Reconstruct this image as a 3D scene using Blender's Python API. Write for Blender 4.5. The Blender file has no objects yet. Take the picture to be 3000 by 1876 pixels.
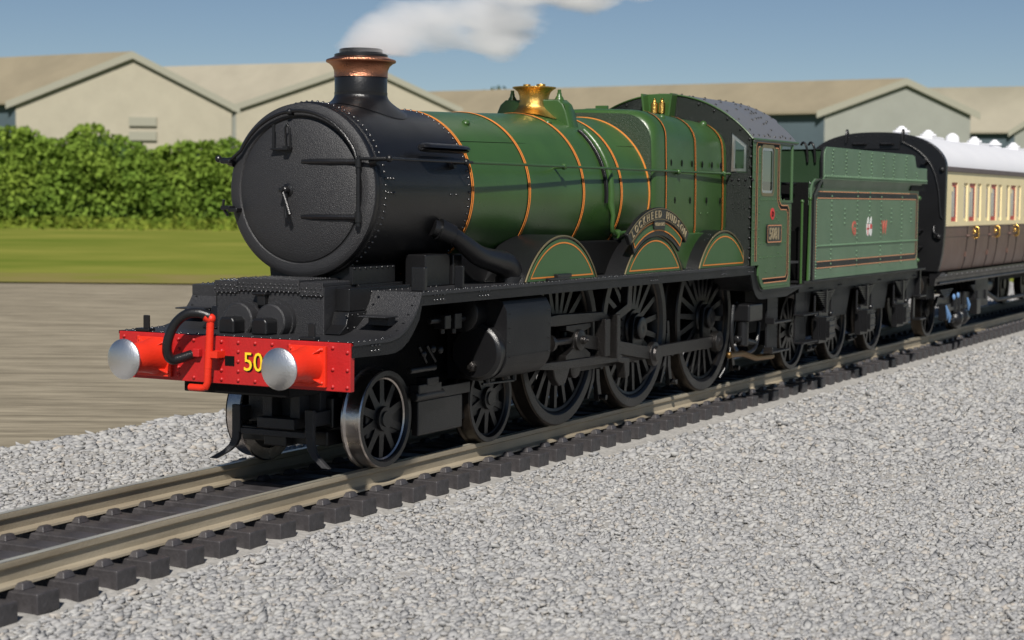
import bpy, math, random
import numpy as np
from mathutils import Vector, Matrix
random.seed(7); rng = np.random.default_rng(7)
PI = math.pi
sc = bpy.context.scene
COL = sc.collection

# ---------------------------------------------------------------- camera
CAMPOS = Vector((-13.22304, -9.93233, 2.633))
YAW, PITCH, ROLL = math.radians(27.89362), math.radians(-3.88852), math.radians(0.55953)
_f = Vector((math.cos(YAW)*math.cos(PITCH), math.sin(YAW)*math.cos(PITCH), math.sin(PITCH)))
_r = Vector((math.sin(YAW), -math.cos(YAW), 0)); _u = _r.cross(_f)
_r2 = _r*math.cos(ROLL)+_u*math.sin(ROLL); _u2 = -_r*math.sin(ROLL)+_u*math.cos(ROLL)
cd = bpy.data.cameras.new("camera"); cam = bpy.data.objects.new("camera", cd); COL.objects.link(cam)
M = Matrix((( _r2.x,_u2.x,-_f.x,CAMPOS.x),(_r2.y,_u2.y,-_f.y,CAMPOS.y),(_r2.z,_u2.z,-_f.z,CAMPOS.z),(0,0,0,1)))
cam.matrix_world = M
cd.sensor_width = 36; cd.lens = 5210.19/3000*36; cd.clip_end = 5000; cd.clip_start = .1
cd.dof.use_dof = True; cd.dof.focus_distance = 18.5; cd.dof.aperture_fstop = 1.6
sc.camera = cam
sc.render.resolution_x = 1024; sc.render.resolution_y = 640

# ---------------------------------------------------------------- sky, sun, exposure
SUNV = Vector((-0.66, -0.34, 0.70)).normalized()
elev = math.asin(SUNV.z); azim = math.atan2(SUNV.x, SUNV.y)
w = bpy.data.worlds.new("World"); sc.world = w; w.use_nodes = True
nt = w.node_tree; bg = nt.nodes['Background']
sky = nt.nodes.new('ShaderNodeTexSky'); sky.sky_type = 'NISHITA'; sky.sun_disc = False
sky.sun_elevation = elev; sky.sun_rotation = azim
sky.altitude = 2600; sky.air_density = 1.0; sky.dust_density = 0.0; sky.ozone_density = 1.6
nt.links.new(sky.outputs[0], bg.inputs[0]); bg.inputs[1].default_value = 0.050
sd = bpy.data.lights.new("sun", 'SUN'); sd.energy = 4.8; sd.angle = math.radians(1.5); sd.color = (1, .955, .89)
so = bpy.data.objects.new("sun", sd); COL.objects.link(so)
so.rotation_euler = SUNV.to_track_quat('Z', 'Y').to_euler(); so.location = (0, 0, 40)
sc.view_settings.view_transform = 'Standard'; sc.view_settings.look = 'None'
sc.view_settings.exposure = 0.14; sc.view_settings.gamma = 1
sc.cycles.use_denoising = True
sc.cycles.volume_bounces = 8; sc.cycles.max_bounces = 10; sc.cycles.transparent_max_bounces = 12

# ---------------------------------------------------------------- materials
MATS = {}
def lin(*c): return tuple(((v/255)/12.92 if v/255 <= .04045 else ((v/255+.055)/1.055)**2.4) for v in c)
def mat(name, col, rough=.5, metal=0, bump=0, bscale=60, var=0, vscale=3, spec=None, coat=0, stretch=None, col2=None, rotz=0):
    if name in MATS: return MATS[name]
    m = bpy.data.materials.new(name); m.use_nodes = True; t = m.node_tree; b = t.nodes['Principled BSDF']
    b.inputs['Base Color'].default_value = (*col, 1); b.inputs['Roughness'].default_value = rough
    b.inputs['Metallic'].default_value = metal
    if spec is not None: b.inputs['Specular IOR Level'].default_value = spec
    if coat: b.inputs['Coat Weight'].default_value = coat; b.inputs['Coat Roughness'].default_value = .25
    tc = t.nodes.new('ShaderNodeTexCoord'); src = tc.outputs['Object']
    if rotz:
        mr_ = t.nodes.new('ShaderNodeMapping'); mr_.inputs['Rotation'].default_value = (0, 0, rotz); t.links.new(src, mr_.inputs[0]); src = mr_.outputs[0]
    if stretch:
        mp = t.nodes.new('ShaderNodeMapping'); mp.inputs['Scale'].default_value = stretch
        t.links.new(src, mp.inputs[0]); src = mp.outputs[0]
    if var or col2:
        n = t.nodes.new('ShaderNodeTexNoise'); n.inputs['Scale'].default_value = vscale; n.inputs['Detail'].default_value = 8
        n.inputs['Roughness'].default_value = .65
        t.links.new(src, n.inputs['Vector'])
        r = t.nodes.new('ShaderNodeValToRGB')
        a = col; c2 = col2 if col2 else tuple(v*(1+var) for v in col); c1 = col if col2 else tuple(v*(1-var) for v in col)
        r.color_ramp.elements[0].position = .36; r.color_ramp.elements[0].color = (*c1, 1)
        r.color_ramp.elements[1].position = .66; r.color_ramp.elements[1].color = (*c2, 1)
        t.links.new(n.outputs['Fac'], r.inputs[0]); t.links.new(r.outputs[0], b.inputs['Base Color'])
    if bump:
        n2 = t.nodes.new('ShaderNodeTexNoise'); n2.inputs['Scale'].default_value = bscale; n2.inputs['Detail'].default_value = 3
        t.links.new(src if stretch and rotz else tc.outputs['Object'], n2.inputs['Vector'])
        bp = t.nodes.new('ShaderNodeBump'); bp.inputs['Strength'].default_value = bump; bp.inputs['Distance'].default_value = .01
        t.links.new(n2.outputs['Fac'], bp.inputs['Height']); t.links.new(bp.outputs[0], b.inputs['Normal'])
        # roughness breakup
        mr = t.nodes.new('ShaderNodeMapRange'); mr.inputs[3].default_value = max(0.03, rough-.10); mr.inputs[4].default_value = rough+.12
        n3 = t.nodes.new('ShaderNodeTexNoise'); n3.inputs['Scale'].default_value = 2.2; n3.inputs['Detail'].default_value = 6
        t.links.new(tc.outputs['Object'], n3.inputs['Vector'])
        t.links.new(n3.outputs['Fac'], mr.inputs[0]); t.links.new(mr.outputs[0], b.inputs['Roughness'])
    MATS[name] = m; return m
BLACK = mat('satin_black_paint', (.008, .008, .0088), .31, bump=.30, bscale=90, spec=.5)
BLACKT = mat('coarse_black_front_lit', (.019, .019, .021), .46, bump=.8, bscale=110, spec=.6)  # coarse black for front parts, base lightened to imitate light falling on them
RIVB = mat('glossy_black_rivet', (.02, .02, .021), .22, spec=.9)
BLACKD = mat('dull_black', (.004, .004, .004), .6, bump=.4, bscale=40, spec=.15)
GREYB = mat('frame_black', (.009, .009, .010), .40, bump=.5, bscale=90, spec=.28)
GREEN = mat('boiler_green', (.038, .092, .022), .30, bump=.18, bscale=60, var=.12, vscale=1.3, spec=.55)
GREENT = mat('tender_green_sheen', (.100, .172, .102), .42, bump=.30, bscale=45, var=.10, vscale=1.2)  # livery green, paled and greyed by glancing sheen put into the base colour
GREENP = mat('panel_green', (.050, .115, .040), .5, bump=.2)
ORANGE = mat('orange_lining', (.70, .23, .035), .5)
ORANGE2 = mat('faded_orange_lining', (.62, .27, .13), .5)
COPPER = mat('copper', (.50, .22, .13), .30, metal=1, bump=.8, bscale=70)
BRASS = mat('brass', (.72, .44, .12), .28, metal=1, bump=.8, bscale=70)
BRASSD = mat('dull_brass', (.24, .20, .11), .45, metal=.6)
GILT = mat('gilt_letters', (.27, .22, .13), .5)
RED = mat('beam_red', (.42, .013, .013), .42, bump=.35, bscale=45, var=.12, vscale=3)
REDO = mat('buffer_red', (.68, .028, .009), .40, bump=.3, bscale=40)
STEEL = mat('polished_steel', (.72, .72, .73), .34, metal=1, bump=.25, bscale=60)
TYRE = mat('tyre_steel', (.050, .041, .034), .38, metal=.8, bump=.3, bscale=20, var=.25, vscale=4)
TYREB = mat('bright_tyre', (.62, .56, .52), .26, metal=1, bump=.2, bscale=12, var=.25, vscale=3)
RODS = mat('rod_steel', (.060, .056, .054), .33, metal=.9, bump=.7, bscale=60)
YELLOW = mat('number_yellow', (.85, .60, .02), .45)
WHITE = mat('window_frame_white', (.55, .55, .57), .3, metal=.3)
INNER = mat('cab_interior', (.03, .03, .032), .7)
REDL = mat('red_paint', (.62, .03, .03), .45)
CREAM = mat('coach_cream', (.80, .68, .40), .42, bump=.25, bscale=30, var=.04, vscale=2)
BROWN = mat('coach_brown', (.115, .066, .052), .42, bump=.35, bscale=40, var=.08, vscale=2)
ROOFW = mat('coach_roof_white', (.74, .74, .76), .5, bump=.3, bscale=20)
PANEG = mat('coach_glazing', (.36, .36, .39), .12, metal=.0, coat=.5)
DRED = mat('droplight_red', (.42, .012, .03), .35)
BLUEP = mat('blue_pipe', (.13, .25, .46), .4)
PLAST = mat('sleeper_black', (.050, .046, .048), .5, bump=.9, bscale=22, var=.35, vscale=5)
RAILM = mat('rail_side', (.26, .215, .15), .5, metal=.2, bump=.25, bscale=30, col2=(.44, .38, .28), vscale=1.6, stretch=(.25, 3, 3))
RAILT = mat('rail_head', (.50, .47, .38), .34, metal=.45, bump=.2, bscale=10, stretch=(.3, 6, 6), var=.25, vscale=3)
HANG = mat('hangar_sheeting', lin(168, 161, 142), .75, var=.05, vscale=.4)
HANG2 = mat('hangar_sheeting_shaded', lin(142, 144, 135), .75, var=.05, vscale=.4)  # same sheeting with shade put into its colour
ROOFT = mat('hangar_roof', lin(136, 126, 104), .75, var=.08, vscale=.25)
ROOFP = mat('hangar_roof_pale', lin(156, 149, 131), .75, var=.06, vscale=.25)
TEAL = mat('hangar_shaded_side', lin(78, 92, 98), .6, var=.1, vscale=.2)  # shade on the side walls is painted into this dark tone
TRIM = mat('hangar_trim', lin(150, 148, 132), .7)
GLASS = bpy.data.materials.new('cab_glass'); GLASS.use_nodes = True
_t = GLASS.node_tree; _t.nodes.clear(); _o = _t.nodes.new('ShaderNodeOutputMaterial'); _mx = _t.nodes.new('ShaderNodeMixShader')
_a = _t.nodes.new('ShaderNodeBsdfTransparent'); _g = _t.nodes.new('ShaderNodeBsdfGlossy'); _g.inputs['Roughness'].default_value = .06
_mx.inputs[0].default_value = .38; _t.links.new(_a.outputs[0], _mx.inputs[1]); _t.links.new(_g.outputs[0], _mx.inputs[2]); _t.links.new(_mx.outputs[0], _o.inputs[0])

# ---------------------------------------------------------------- mesh helpers
class MB:
    def __init__(s): s.v = []; s.f = []
    def add(s, vs, fs):
        o = len(s.v); s.v += [tuple(p) for p in vs]; s.f += [tuple(i+o for i in q) for q in fs]; return s
    def box(s, x0, x1, y0, y1, z0, z1):
        return s.add([(x0,y0,z0),(x1,y0,z0),(x1,y1,z0),(x0,y1,z0),(x0,y0,z1),(x1,y0,z1),(x1,y1,z1),(x0,y1,z1)],
                     [(0,3,2,1),(4,5,6,7),(0,1,5,4),(1,2,6,5),(2,3,7,6),(3,0,4,7)])
    def loft(s, secs, closed=True, cap=True):
        n = len(secs[0]); vs = [p for q in secs for p in q]; fs = []
        for i in range(len(secs)-1):
            for j in range(n if closed else n-1):
                a = i*n+j; b = i*n+(j+1) % n; fs.append((a, b, b+n, a+n))
        if cap and closed: fs.append(tuple(range(n))[::-1]); fs.append(tuple(range((len(secs)-1)*n, len(secs)*n)))
        return s.add(vs, fs)
    def prism(s, pts, y0, y1, ax='y'):
        g = {'y': lambda p, d: (p[0], d, p[1]), 'x': lambda p, d: (d, p[0], p[1]), 'z': lambda p, d: (p[0], p[1], d)}[ax]
        return s.loft([[g(p, y0) for p in pts], [g(p, y1) for p in pts]])
    def lathe(s, o, d, prof, n=32, cap=True):
        d = Vector(d).normalized(); o = Vector(o); a = d.orthogonal().normalized(); b = d.cross(a)
        secs = [[tuple(o+d*t+(a*math.cos(2*PI*k/n)+b*math.sin(2*PI*k/n))*r) for k in range(n)] for t, r in prof]
        return s.loft(secs, True, cap)
    def cyl(s, p0, p1, r0, r1=None, n=14, cap=True):
        p0 = Vector(p0); p1 = Vector(p1); L = (p1-p0).length
        return s.lathe(p0, p1-p0, [(0, r0), (L, r0 if r1 is None else r1)], n, cap)
    def tube(s, pts, r, n=10):
        P = [Vector(p) for p in pts]; rr = r if isinstance(r, (list, tuple)) else [r]*len(P); secs = []; a = None
        for i, p in enumerate(P):
            d = (P[min(i+1, len(P)-1)]-P[max(i-1, 0)]).normalized()
            a = d.orthogonal().normalized() if a is None else (a-d*a.dot(d)).normalized(); b = d.cross(a)
            secs.append([tuple(p+(a*math.cos(2*PI*k/n)+b*math.sin(2*PI*k/n))*rr[i]) for k in range(n)])
        return s.loft(secs)
    def ball(s, c, r, n=10, m=6, sc3=(1, 1, 1)):
        secs = []
        for i in range(m+1):
            t = -PI/2+PI*i/m; q = max(.001, math.cos(t))
            secs.append([(c[0]+r*q*math.cos(2*PI*k/n)*sc3[0], c[1]+r*q*math.sin(2*PI*k/n)*sc3[1], c[2]+r*math.sin(t)*sc3[2]) for k in range(n)])
        return s.loft(secs)
def smooth_path(pts, n=6):
    P = [Vector(p) for p in pts]; P = [P[0]*2-P[1]]+P+[P[-1]*2-P[-2]]; out = []
    for i in range(1, len(P)-2):
        for k in range(n):
            t = k/n; a, b, c, d = P[i-1:i+3]
            out.append(.5*((2*b)+(c-a)*t+(2*a-5*b+4*c-d)*t*t+(-a+3*b-3*c+d)*t**3))
    out.append(P[-2]); return out
def mk(name, mb, m, parent=None, bevel=0, ang=35, kind=None, label=None, seg=2):
    me = bpy.data.meshes.new(name); me.from_pydata(mb.v, [], mb.f)
    me.materials.append(m); me.validate(); 
    me.polygons.foreach_set('use_smooth', [True]*len(me.polygons))
    try: me.set_sharp_from_angle(angle=math.radians(ang))
    except Exception: pass
    o = bpy.data.objects.new(name, me); COL.objects.link(o)
    if parent: o.parent = parent
    if bevel:
        b = o.modifiers.new('bevel', 'BEVEL'); b.width = bevel; b.segments = seg; b.limit_method = 'ANGLE'; b.angle_limit = math.radians(40); b.harden_normals = True
    if kind: o['kind'] = kind
    if label: o['label'] = label
    return o
def thing(name, label, cat, loc=(0, 0, 0), group=None):
    o = bpy.data.objects.new(name, None); COL.objects.link(o); o.location = loc; o.empty_display_size = .3
    o['label'] = label; o['category'] = cat
    if group: o['group'] = group
    return o
def B(*a): return MB().box(*a)
def mirror(mb):
    return MB().add([(x, -y, z) for x, y, z in mb.v], [tuple(reversed(f)) for f in mb.f])
def both(name, mb, m, parent, **k):
    a = mk(name, mb, m, parent, **k); b = mk(name, mirror(mb), m, parent, **k); return a, b
def rivet_mesh(pts, r):
    mb = MB(); hs = []
    for p, n in pts:
        p = Vector(p); n = Vector(n).normalized(); a = n.orthogonal().normalized(); b = n.cross(a); k = 6
        vs = [tuple(p-n*.002+(a*math.cos(2*PI*i/k)+b*math.sin(2*PI*i/k))*r) for i in range(k)]
        vs += [tuple(p+n*r*.6+(a*math.cos(2*PI*i/k)+b*math.sin(2*PI*i/k))*r*.75) for i in range(k)]; vs.append(tuple(p+n*r*.95))
        fs = [(i, (i+1) % k, (i+1) % k+k, i+k) for i in range(k)]+[(i+k, (i+1) % k+k, 2*k) for i in range(k)]
        mb.add(vs, fs)
    return mb
def rivets(pts, r, m, parent, name='rivets'):
    return mk(name, rivet_mesh(pts, r), m, parent, ang=80, kind='stuff')
def rivet_parts(pts, r, m, parent):
    me = None
    for p, n in pts:
        if me is None:
            o = mk('rivet', rivet_mesh([((0, 0, 0), n)], r), m, parent, ang=80); me = o.data
        else:
            o = bpy.data.objects.new('rivet', me); COL.objects.link(o); o.parent = parent
        o.location = p
def line(a, b, n): return [tuple(Vector(a).lerp(Vector(b), i/(n-1))) for i in range(n)] if n > 1 else [a]
def ribbon(pts, wd, fn, closed=False):
    """flat painted line: pts 2-D, fn maps (u,v) to 3-D a few mm proud of the surface"""
    P = [Vector((p[0], p[1])) for p in pts]; n = len(P); L = []; Rr = []
    for i in range(n):
        a = P[(i-1) % n] if (closed or i > 0) else P[i]; c = P[(i+1) % n] if (closed or i < n-1) else P[i]
        d1 = (P[i]-a); d2 = (c-P[i])
        if d1.length < 1e-9: d1 = d2
        if d2.length < 1e-9: d2 = d1
        d1.normalize(); d2.normalize(); n1 = Vector((-d1.y, d1.x)); n2 = Vector((-d2.y, d2.x)); m = (n1+n2)
        if m.length < 1e-6: m = n1
        m.normalize(); k = wd/2/max(.4, m.dot(n1)); L.append(P[i]+m*k); Rr.append(P[i]-m*k)
    vs = [fn(*q) for q in L]+[fn(*q) for q in Rr]
    fs = [(i, (i+1) % n, (i+1) % n+n, i+n) for i in range(n if closed else n-1)]
    return MB().add(vs, fs)
def rrect(x0, x1, z0, z1, r, k=4):
    out = []
    for cx, cz, a in ((x1-r, z1-r, 0), (x0+r, z1-r, 90), (x0+r, z0+r, 180), (x1-r, z0+r, 270)):
        for i in range(k+1):
            t = math.radians(a+90*i/k); out.append((cx+r*math.cos(t), cz+r*math.sin(t)))
    return out
def text_mesh(txt, size, bold=0.0, align='CENTER', depth=0.0, shx=1.0):
    c = bpy.data.curves.new('t', 'FONT'); c.body = txt; c.size = size; c.offset = bold; c.align_x = align; c.extrude = depth; c.resolution_u = 3
    o = bpy.data.objects.new('t', c); COL.objects.link(o); dg = bpy.context.evaluated_depsgraph_get(); dg.update()
    me = bpy.data.meshes.new_from_object(o.evaluated_get(dg)); mb = MB()
    mb.add([(v.co.x*shx, v.co.y, v.co.z) for v in me.vertices], [tuple(p.vertices) for p in me.polygons])
    bpy.data.objects.remove(o); bpy.data.curves.remove(c); bpy.data.meshes.remove(me); return mb
def xf(mb, fn): return MB().add([fn(*p) for p in mb.v], mb.f)
def side_text(txt, size, x, z, y, bold=.0, sx=1.0, depth=.004):
    return xf(text_mesh(txt, size, bold, depth=depth), lambda a, b, c: (x+a*sx, y-c, z+b))
def copy_tree(o, parent=None):
    c = o.copy(); COL.objects.link(c)
    if parent: c.parent = parent
    for ch in list(o.children): copy_tree(ch, c)
    return c

# ---------------------------------------------------------------- background frame: D metres ahead of the camera, S metres right
FH = Vector((math.cos(YAW), math.sin(YAW), 0)); RH = Vector((math.sin(YAW), -math.cos(YAW), 0))
def bgp(D, S, z): p = CAMPOS+FH*D+RH*S; return (p.x, p.y, z)
def sheet(name, pts, z, m, kind='structure'):
    o = mk(name, MB().add([(p[0], p[1], z) for p in pts], [tuple(range(len(pts)))]), m, kind=kind); return o
GROUND = mat('dirt_ground', lin(118, 110, 94), .9, bump=1.0, bscale=2.2, col2=lin(160, 150, 130), vscale=1.0, stretch=(.55, 3.2, 1), spec=.08, rotz=math.radians(62.1))
GRASS = mat('grass', lin(98, 112, 44), .95, col2=lin(134, 134, 64), vscale=.05, bump=.5, bscale=3, spec=0, stretch=(1, 1.4, 1), rotz=math.radians(62.1))
g = sheet('ground', [(-1500, -1500), (1500, -1500), (1500, 1500), (-1500, 1500)], -.47, GROUND)
gp = [bgp(66, -500, 0), bgp(66, 500, 0), bgp(900, 900, 0), bgp(900, -900, 0)]
sheet('grass_field', gp, -.43, GRASS)
sheet('dry_verge', [bgp(62, -500, 0), bgp(62, 500, 0), bgp(69.5, 500, 0), bgp(69.5, -500, 0)], -.42, mat('dry_grass', lin(132, 120, 78), .95, col2=lin(118, 120, 58), vscale=.3, bump=.5, bscale=3, spec=0))
def bend(x): return -.0065*(1-x)**2 if x < 1 else 0.0

# ballast bed (one displaced sheet) + loose stones
BAL = mat('ballast_dust', lin(146, 144, 140), .9, bump=1.0, bscale=30, col2=lin(174, 171, 166), vscale=18, spec=.1)
def bal_h(X, Y):
    h = -.40+.015*np.sin(X*1.7+Y*2.1)+.012*np.sin(X*3.1-Y*4.3)
    d = np.abs(Y-np.where(X < 1, -.0065*(1-X)**2, 0))
    h = np.where(d < .92, -.345, h); h = np.where((d >= .92) & (d < 1.25), -.345-(d-.92)/.33*.055, h)
    return h
NX, NY = 420, 150
gx = np.linspace(-9, 66, NX); gy = np.concatenate([np.linspace(-16, 5.15, NY-1), [5.45]])
X, Y = np.meshgrid(gx, gy, indexing='ij'); Z = bal_h(X, Y)+rng.normal(0, .006, X.shape); Z[:, -1] = -.49
Yj = Y.copy(); Yj[:, -2:] += rng.normal(0, .05, (NX, 2))
vs = np.stack([X, Yj, Z], -1).reshape(-1, 3); idx = np.arange(NX*NY).reshape(NX, NY)
fs = np.stack([idx[:-1, :-1], idx[1:, :-1], idx[1:, 1:], idx[:-1, 1:]], -1).reshape(-1, 4)
mb = MB(); mb.v = vs.tolist(); mb.f = fs.tolist(); mk('ballast_bed', mb, BAL, ang=80, kind='structure')

STONE = bpy.data.materials.new('ballast_stone'); STONE.use_nodes = True
t = STONE.node_tree; b = t.nodes['Principled BSDF']; b.inputs['Roughness'].default_value = .85
at = t.nodes.new('ShaderNodeAttribute'); at.attribute_name = 'tone'
rp = t.nodes.new('ShaderNodeValToRGB'); els = rp.color_ramp.elements
els[0].position = 0; els[0].color = (*lin(122, 122, 123), 1); els[1].position = 1; els[1].color = (*lin(184, 183, 180), 1)
for p_, c_ in ((.2, (142, 142, 142)), (.5, (157, 156, 155)), (.8, (168, 167, 164)), (.9, (164, 157, 148))):
    e = els.new(p_); e.color = (*lin(*c_), 1)
t.links.new(at.outputs['Fac'], rp.inputs[0]); t.links.new(rp.outputs[0], b.inputs['Base Color'])
PH = (1+5**.5)/2
ICO = np.array([(-1, PH, 0), (1, PH, 0), (-1, -PH, 0), (1, -PH, 0), (0, -1, PH), (0, 1, PH), (0, -1, -PH), (0, 1, -PH), (PH, 0, -1), (PH, 0, 1), (-PH, 0, -1), (-PH, 0, 1)])/1.9
ICF = np.array([(0, 11, 5), (0, 5, 1), (0, 1, 7), (0, 7, 10), (0, 10, 11), (1, 5, 9), (5, 11, 4), (11, 10, 2), (10, 7, 6), (7, 1, 8), (3, 9, 4), (3, 4, 2), (3, 2, 6), (3, 6, 8), (3, 8, 9), (4, 9, 5), (2, 4, 11), (6, 2, 10), (8, 6, 7), (9, 8, 1)])
def stones(name, xy, size, elong=1.5):
    n = len(xy); s = size*np.clip(rng.lognormal(0, .28, n), .5, 1.7)
    V = ICO[None]*(1+rng.normal(0, .16, (n, 12, 1))); 
    th = rng.normal(0, .3, n); V = V*np.stack([s*elong, s*rng.uniform(.75, 1.05, n), s*rng.uniform(.45, .85, n)], -1)[:, None, :]
    c, s_ = np.cos(th)[:, None], np.sin(th)[:, None]
    tl = rng.normal(0, .25, (n, 1)); V[..., 2] += V[..., 0]*tl
    Xr = V[..., 0]*c-V[..., 1]*s_; Yr = V[..., 0]*s_+V[..., 1]*c
    Zc = bal_h(xy[:, 0], xy[:, 1])+s*.18+rng.normal(0, .004, n)
    P = np.stack([Xr+xy[:, :1], Yr+xy[:, 1:], V[..., 2]+Zc[:, None]], -1).reshape(-1, 3)
    F = (ICF[None]+(np.arange(n)*12)[:, None, None]).reshape(-1, 3)
    me = bpy.data.meshes.new(name); me.vertices.add(len(P)); me.vertices.foreach_set('co', P.ravel().astype(np.float32))
    me.loops.add(F.size); me.loops.foreach_set('vertex_index', F.ravel().astype(np.int32))
    me.polygons.add(len(F)); me.polygons.foreach_set('loop_start', (np.arange(len(F))*3).astype(np.int32))
    me.update(calc_edges=True)
    a = me.attributes.new('tone', 'FLOAT', 'POINT'); tone = np.clip(rng.beta(2.2, 1.9, n), 0, 1); a.data.foreach_set('value', np.repeat(tone, 12).astype(np.float32))
    me.materials.append(STONE); o = bpy.data.objects.new(name, me); COL.objects.link(o); o['kind'] = 'stuff'
    o['label'] = 'pale grey ballast stones lying beside the track'; return o
def in_view(xy, marg=.06):
    d = np.stack([xy[:, 0]-CAMPOS.x, xy[:, 1]-CAMPOS.y, np.full(len(xy), -.4-CAMPOS.z)], -1)
    zf = d@np.array(_f); u = (d@np.array(_r2))/zf*5210/3000; v = (d@np.array(_u2))/zf*5210/3000
    return (zf > 1) & (abs(u) < .5+marg) & (abs(v) < .3127+marg), zf
xs_ = []
for (x0, x1, y0, y1, den) in ((-9, 60, -16, -1.06, 560), (-9, 60, .95, 5.3, 460), (-9, 6, -1, 1, 60)):
    n = int((x1-x0)*(y1-y0)*den); q = np.stack([rng.uniform(x0, x1, n), rng.uniform(y0, y1, n)], -1)
    ok, zf = in_view(q); ok &= rng.random(n) < np.clip((15.5/np.maximum(zf, 1))**2.0, .035, 1); 
    d = np.abs(q[:, 1]-np.where(q[:, 0] < 1, -.0065*(1-q[:, 0])**2, 0))
    if y0 == -1: ok &= d < .5
    else: ok &= (d > 1.06) & ((d > 1.22) | (zf < 21))
    xs_.append((q[ok], zf[ok]))
Q = np.concatenate([a for a, _ in xs_]); ZF = np.concatenate([a for _, a in xs_])
near = ZF < 21
stones('ballast_stones', Q[near], .0225, 2.0)
stones('ballast_stones', Q[~near], .036, 1.9)

# ---------------------------------------------------------------- track
track = bpy.data.objects.new('railway_track', None); COL.objects.link(track); track['kind'] = 'structure'
def rail_mesh(y0):
    hs = [(-.0335*1.05, 0), (.0335*1.05, 0), (.037, -.012), (.035, -.045), (.011, -.062), (.010, -.150), (.062, -.172), (.066, -.190), (-.066, -.190), (-.062, -.172), (-.010, -.150), (-.011, -.062), (-.035, -.045), (-.037, -.012)]
    xs = list(np.linspace(-12, 1, 40))+list(np.linspace(2, 75, 20))
    return MB().loft([[(x, y0+bend(x)+a, b) for a, b in hs] for x in xs])
for s in (-1, 1):
    r_ = mk('rail', rail_mesh(s*.667), RAILM, track, ang=25)
    mb = MB()
    xs = list(np.linspace(-12, 1, 40))+list(np.linspace(2, 75, 20))
    vs = [(x, s*.667+bend(x)+k*.0335, .0035) for x in xs for k in (-1, 1)]
    mk('rail_head', MB().add(vs, [(2*i, 2*i+2, 2*i+3, 2*i+1) for i in range(len(xs)-1)]), RAILT, r_)
sm = B(-.125, .125, -.985, .985, -.36, -.205)
cm = MB()
for s in (-1, 1):
    for k in (-1, 1):
        y = s*.667+k*.10
        cm.add([(-.075, y-.05, -.207), (.075, y-.05, -.207), (.075, y+.05, -.207), (-.075, y+.05, -.207), (-.05, y-.025, -.155), (.05, y-.025, -.155), (.05, y+.025, -.155), (-.05, y+.025, -.155)],
               [(0,3,2,1),(4,5,6,7),(0,1,5,4),(1,2,6,5),(2,3,7,6),(3,0,4,7)])
first = None
for i in range(104):
    x = -7.8+.455*i
    if first is None:
        first = mk('sleeper', sm, PLAST, track, bevel=.012); ch = mk('rail_chairs', cm, PLAST, first, bevel=.01); ch['kind'] = 'stuff'
        o = first
    else:
        o = first.copy(); COL.objects.link(o); c2 = ch.copy(); COL.objects.link(c2); c2.parent = o
    o.location = (x, bend(x)+random.uniform(-.006, .006), random.uniform(-.004, .003)); o.rotation_euler = (random.uniform(-.006, .006), 0, (.013*(1-x) if x < 1 else 0)+random.uniform(-.012, .012))

# ---------------------------------------------------------------- wheels
def wheel_parts(parent, x, y, R, nsp, tyre, sgn, hubr=.2, crank=None, wname='wheel', spin=0.0, bal=False):
    """sgn -1: near side (outer face toward -y). y = outer face plane"""
    tw = .205; ax = (0, sgn, 0); o = (x, y-sgn*tw, R)
    t = mk(wname, MB().lathe(o, ax, [(0, R*.80), (0, R+.012), (.012, R+.028), (.028, R+.024), (.044, R+.004), (.05, R+.001), (.19, R-.007), (.205, R-.02), (.205, R*.88), (.185, R*.87), (.16, R*.80)], 72, cap=False), tyre, parent, ang=30)
    m = MB(); ir = R*.875; hr = R*hubr
    m.lathe(o, ax, [(.02, R*.80), (.02, ir), (.166, R*.88), (.2075, R*.89), (.2085, R*.975), (.2085, R*.875), (.19, R*.845), (.155, R*.82), (.02, R*.80)], 72, cap=False)
    m.lathe(o, ax, [(.0, .04), (.0, hr*.9), (.175, hr), (.20, hr*.95), (.20, hr*.62), (.215, hr*.58), (.215, .001)], 28)
    if R < .8: m.lathe(o, ax, [(.045, hr*.5), (.045, R*.84), (.075, R*.84), (.075, hr*.5)], 40, cap=False)
    for k in range(nsp):
        a = 2*PI*k/nsp+spin; d = Vector((math.cos(a), 0, math.sin(a))); pdir = Vector((-math.sin(a), 0, math.cos(a)))
        c0 = Vector(o)+Vector(ax)*.12
        w0, w1 = (.040, .030) if R < .8 else (.038, .027)
        vs = []
        for rr, wd, th in ((hr*.8, w0*1.5, .045), (hr*1.5, w0, .036), (R*.82, w1*1.2, .03)):
            for sx, sy in ((-1, -1), (1, -1), (1, 1), (-1, 1)): vs.append(tuple(c0+d*rr+pdir*wd*sx+Vector(ax)*th*sy))
        m.add(vs, [(0,1,5,4),(1,2,6,5),(2,3,7,6),(3,0,4,7),(4,5,9,8),(5,6,10,9),(6,7,11,10),(7,4,8,11)])
    if bal:
        seg = []
        for rr in (.62, .87):
            rng_ = np.linspace(-.62, .62, 12) if rr < .7 else np.linspace(.62, -.62, 12)
            seg += [(x+R*rr*math.cos(spin+PI/2+q*.9), R+R*rr*math.sin(spin+PI/2+q*.9)) for q in rng_]
        m.prism(seg, y-sgn*.035, y-sgn*.10)
    mk('spokes', m, BLACK, t, ang=30)
    return t

# ================================================================= LOCOMOTIVE
L = thing('steam_locomotive', 'green and black steam locomotive with red buffer beam, copper-capped chimney and brass safety valve', 'locomotive')
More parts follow.
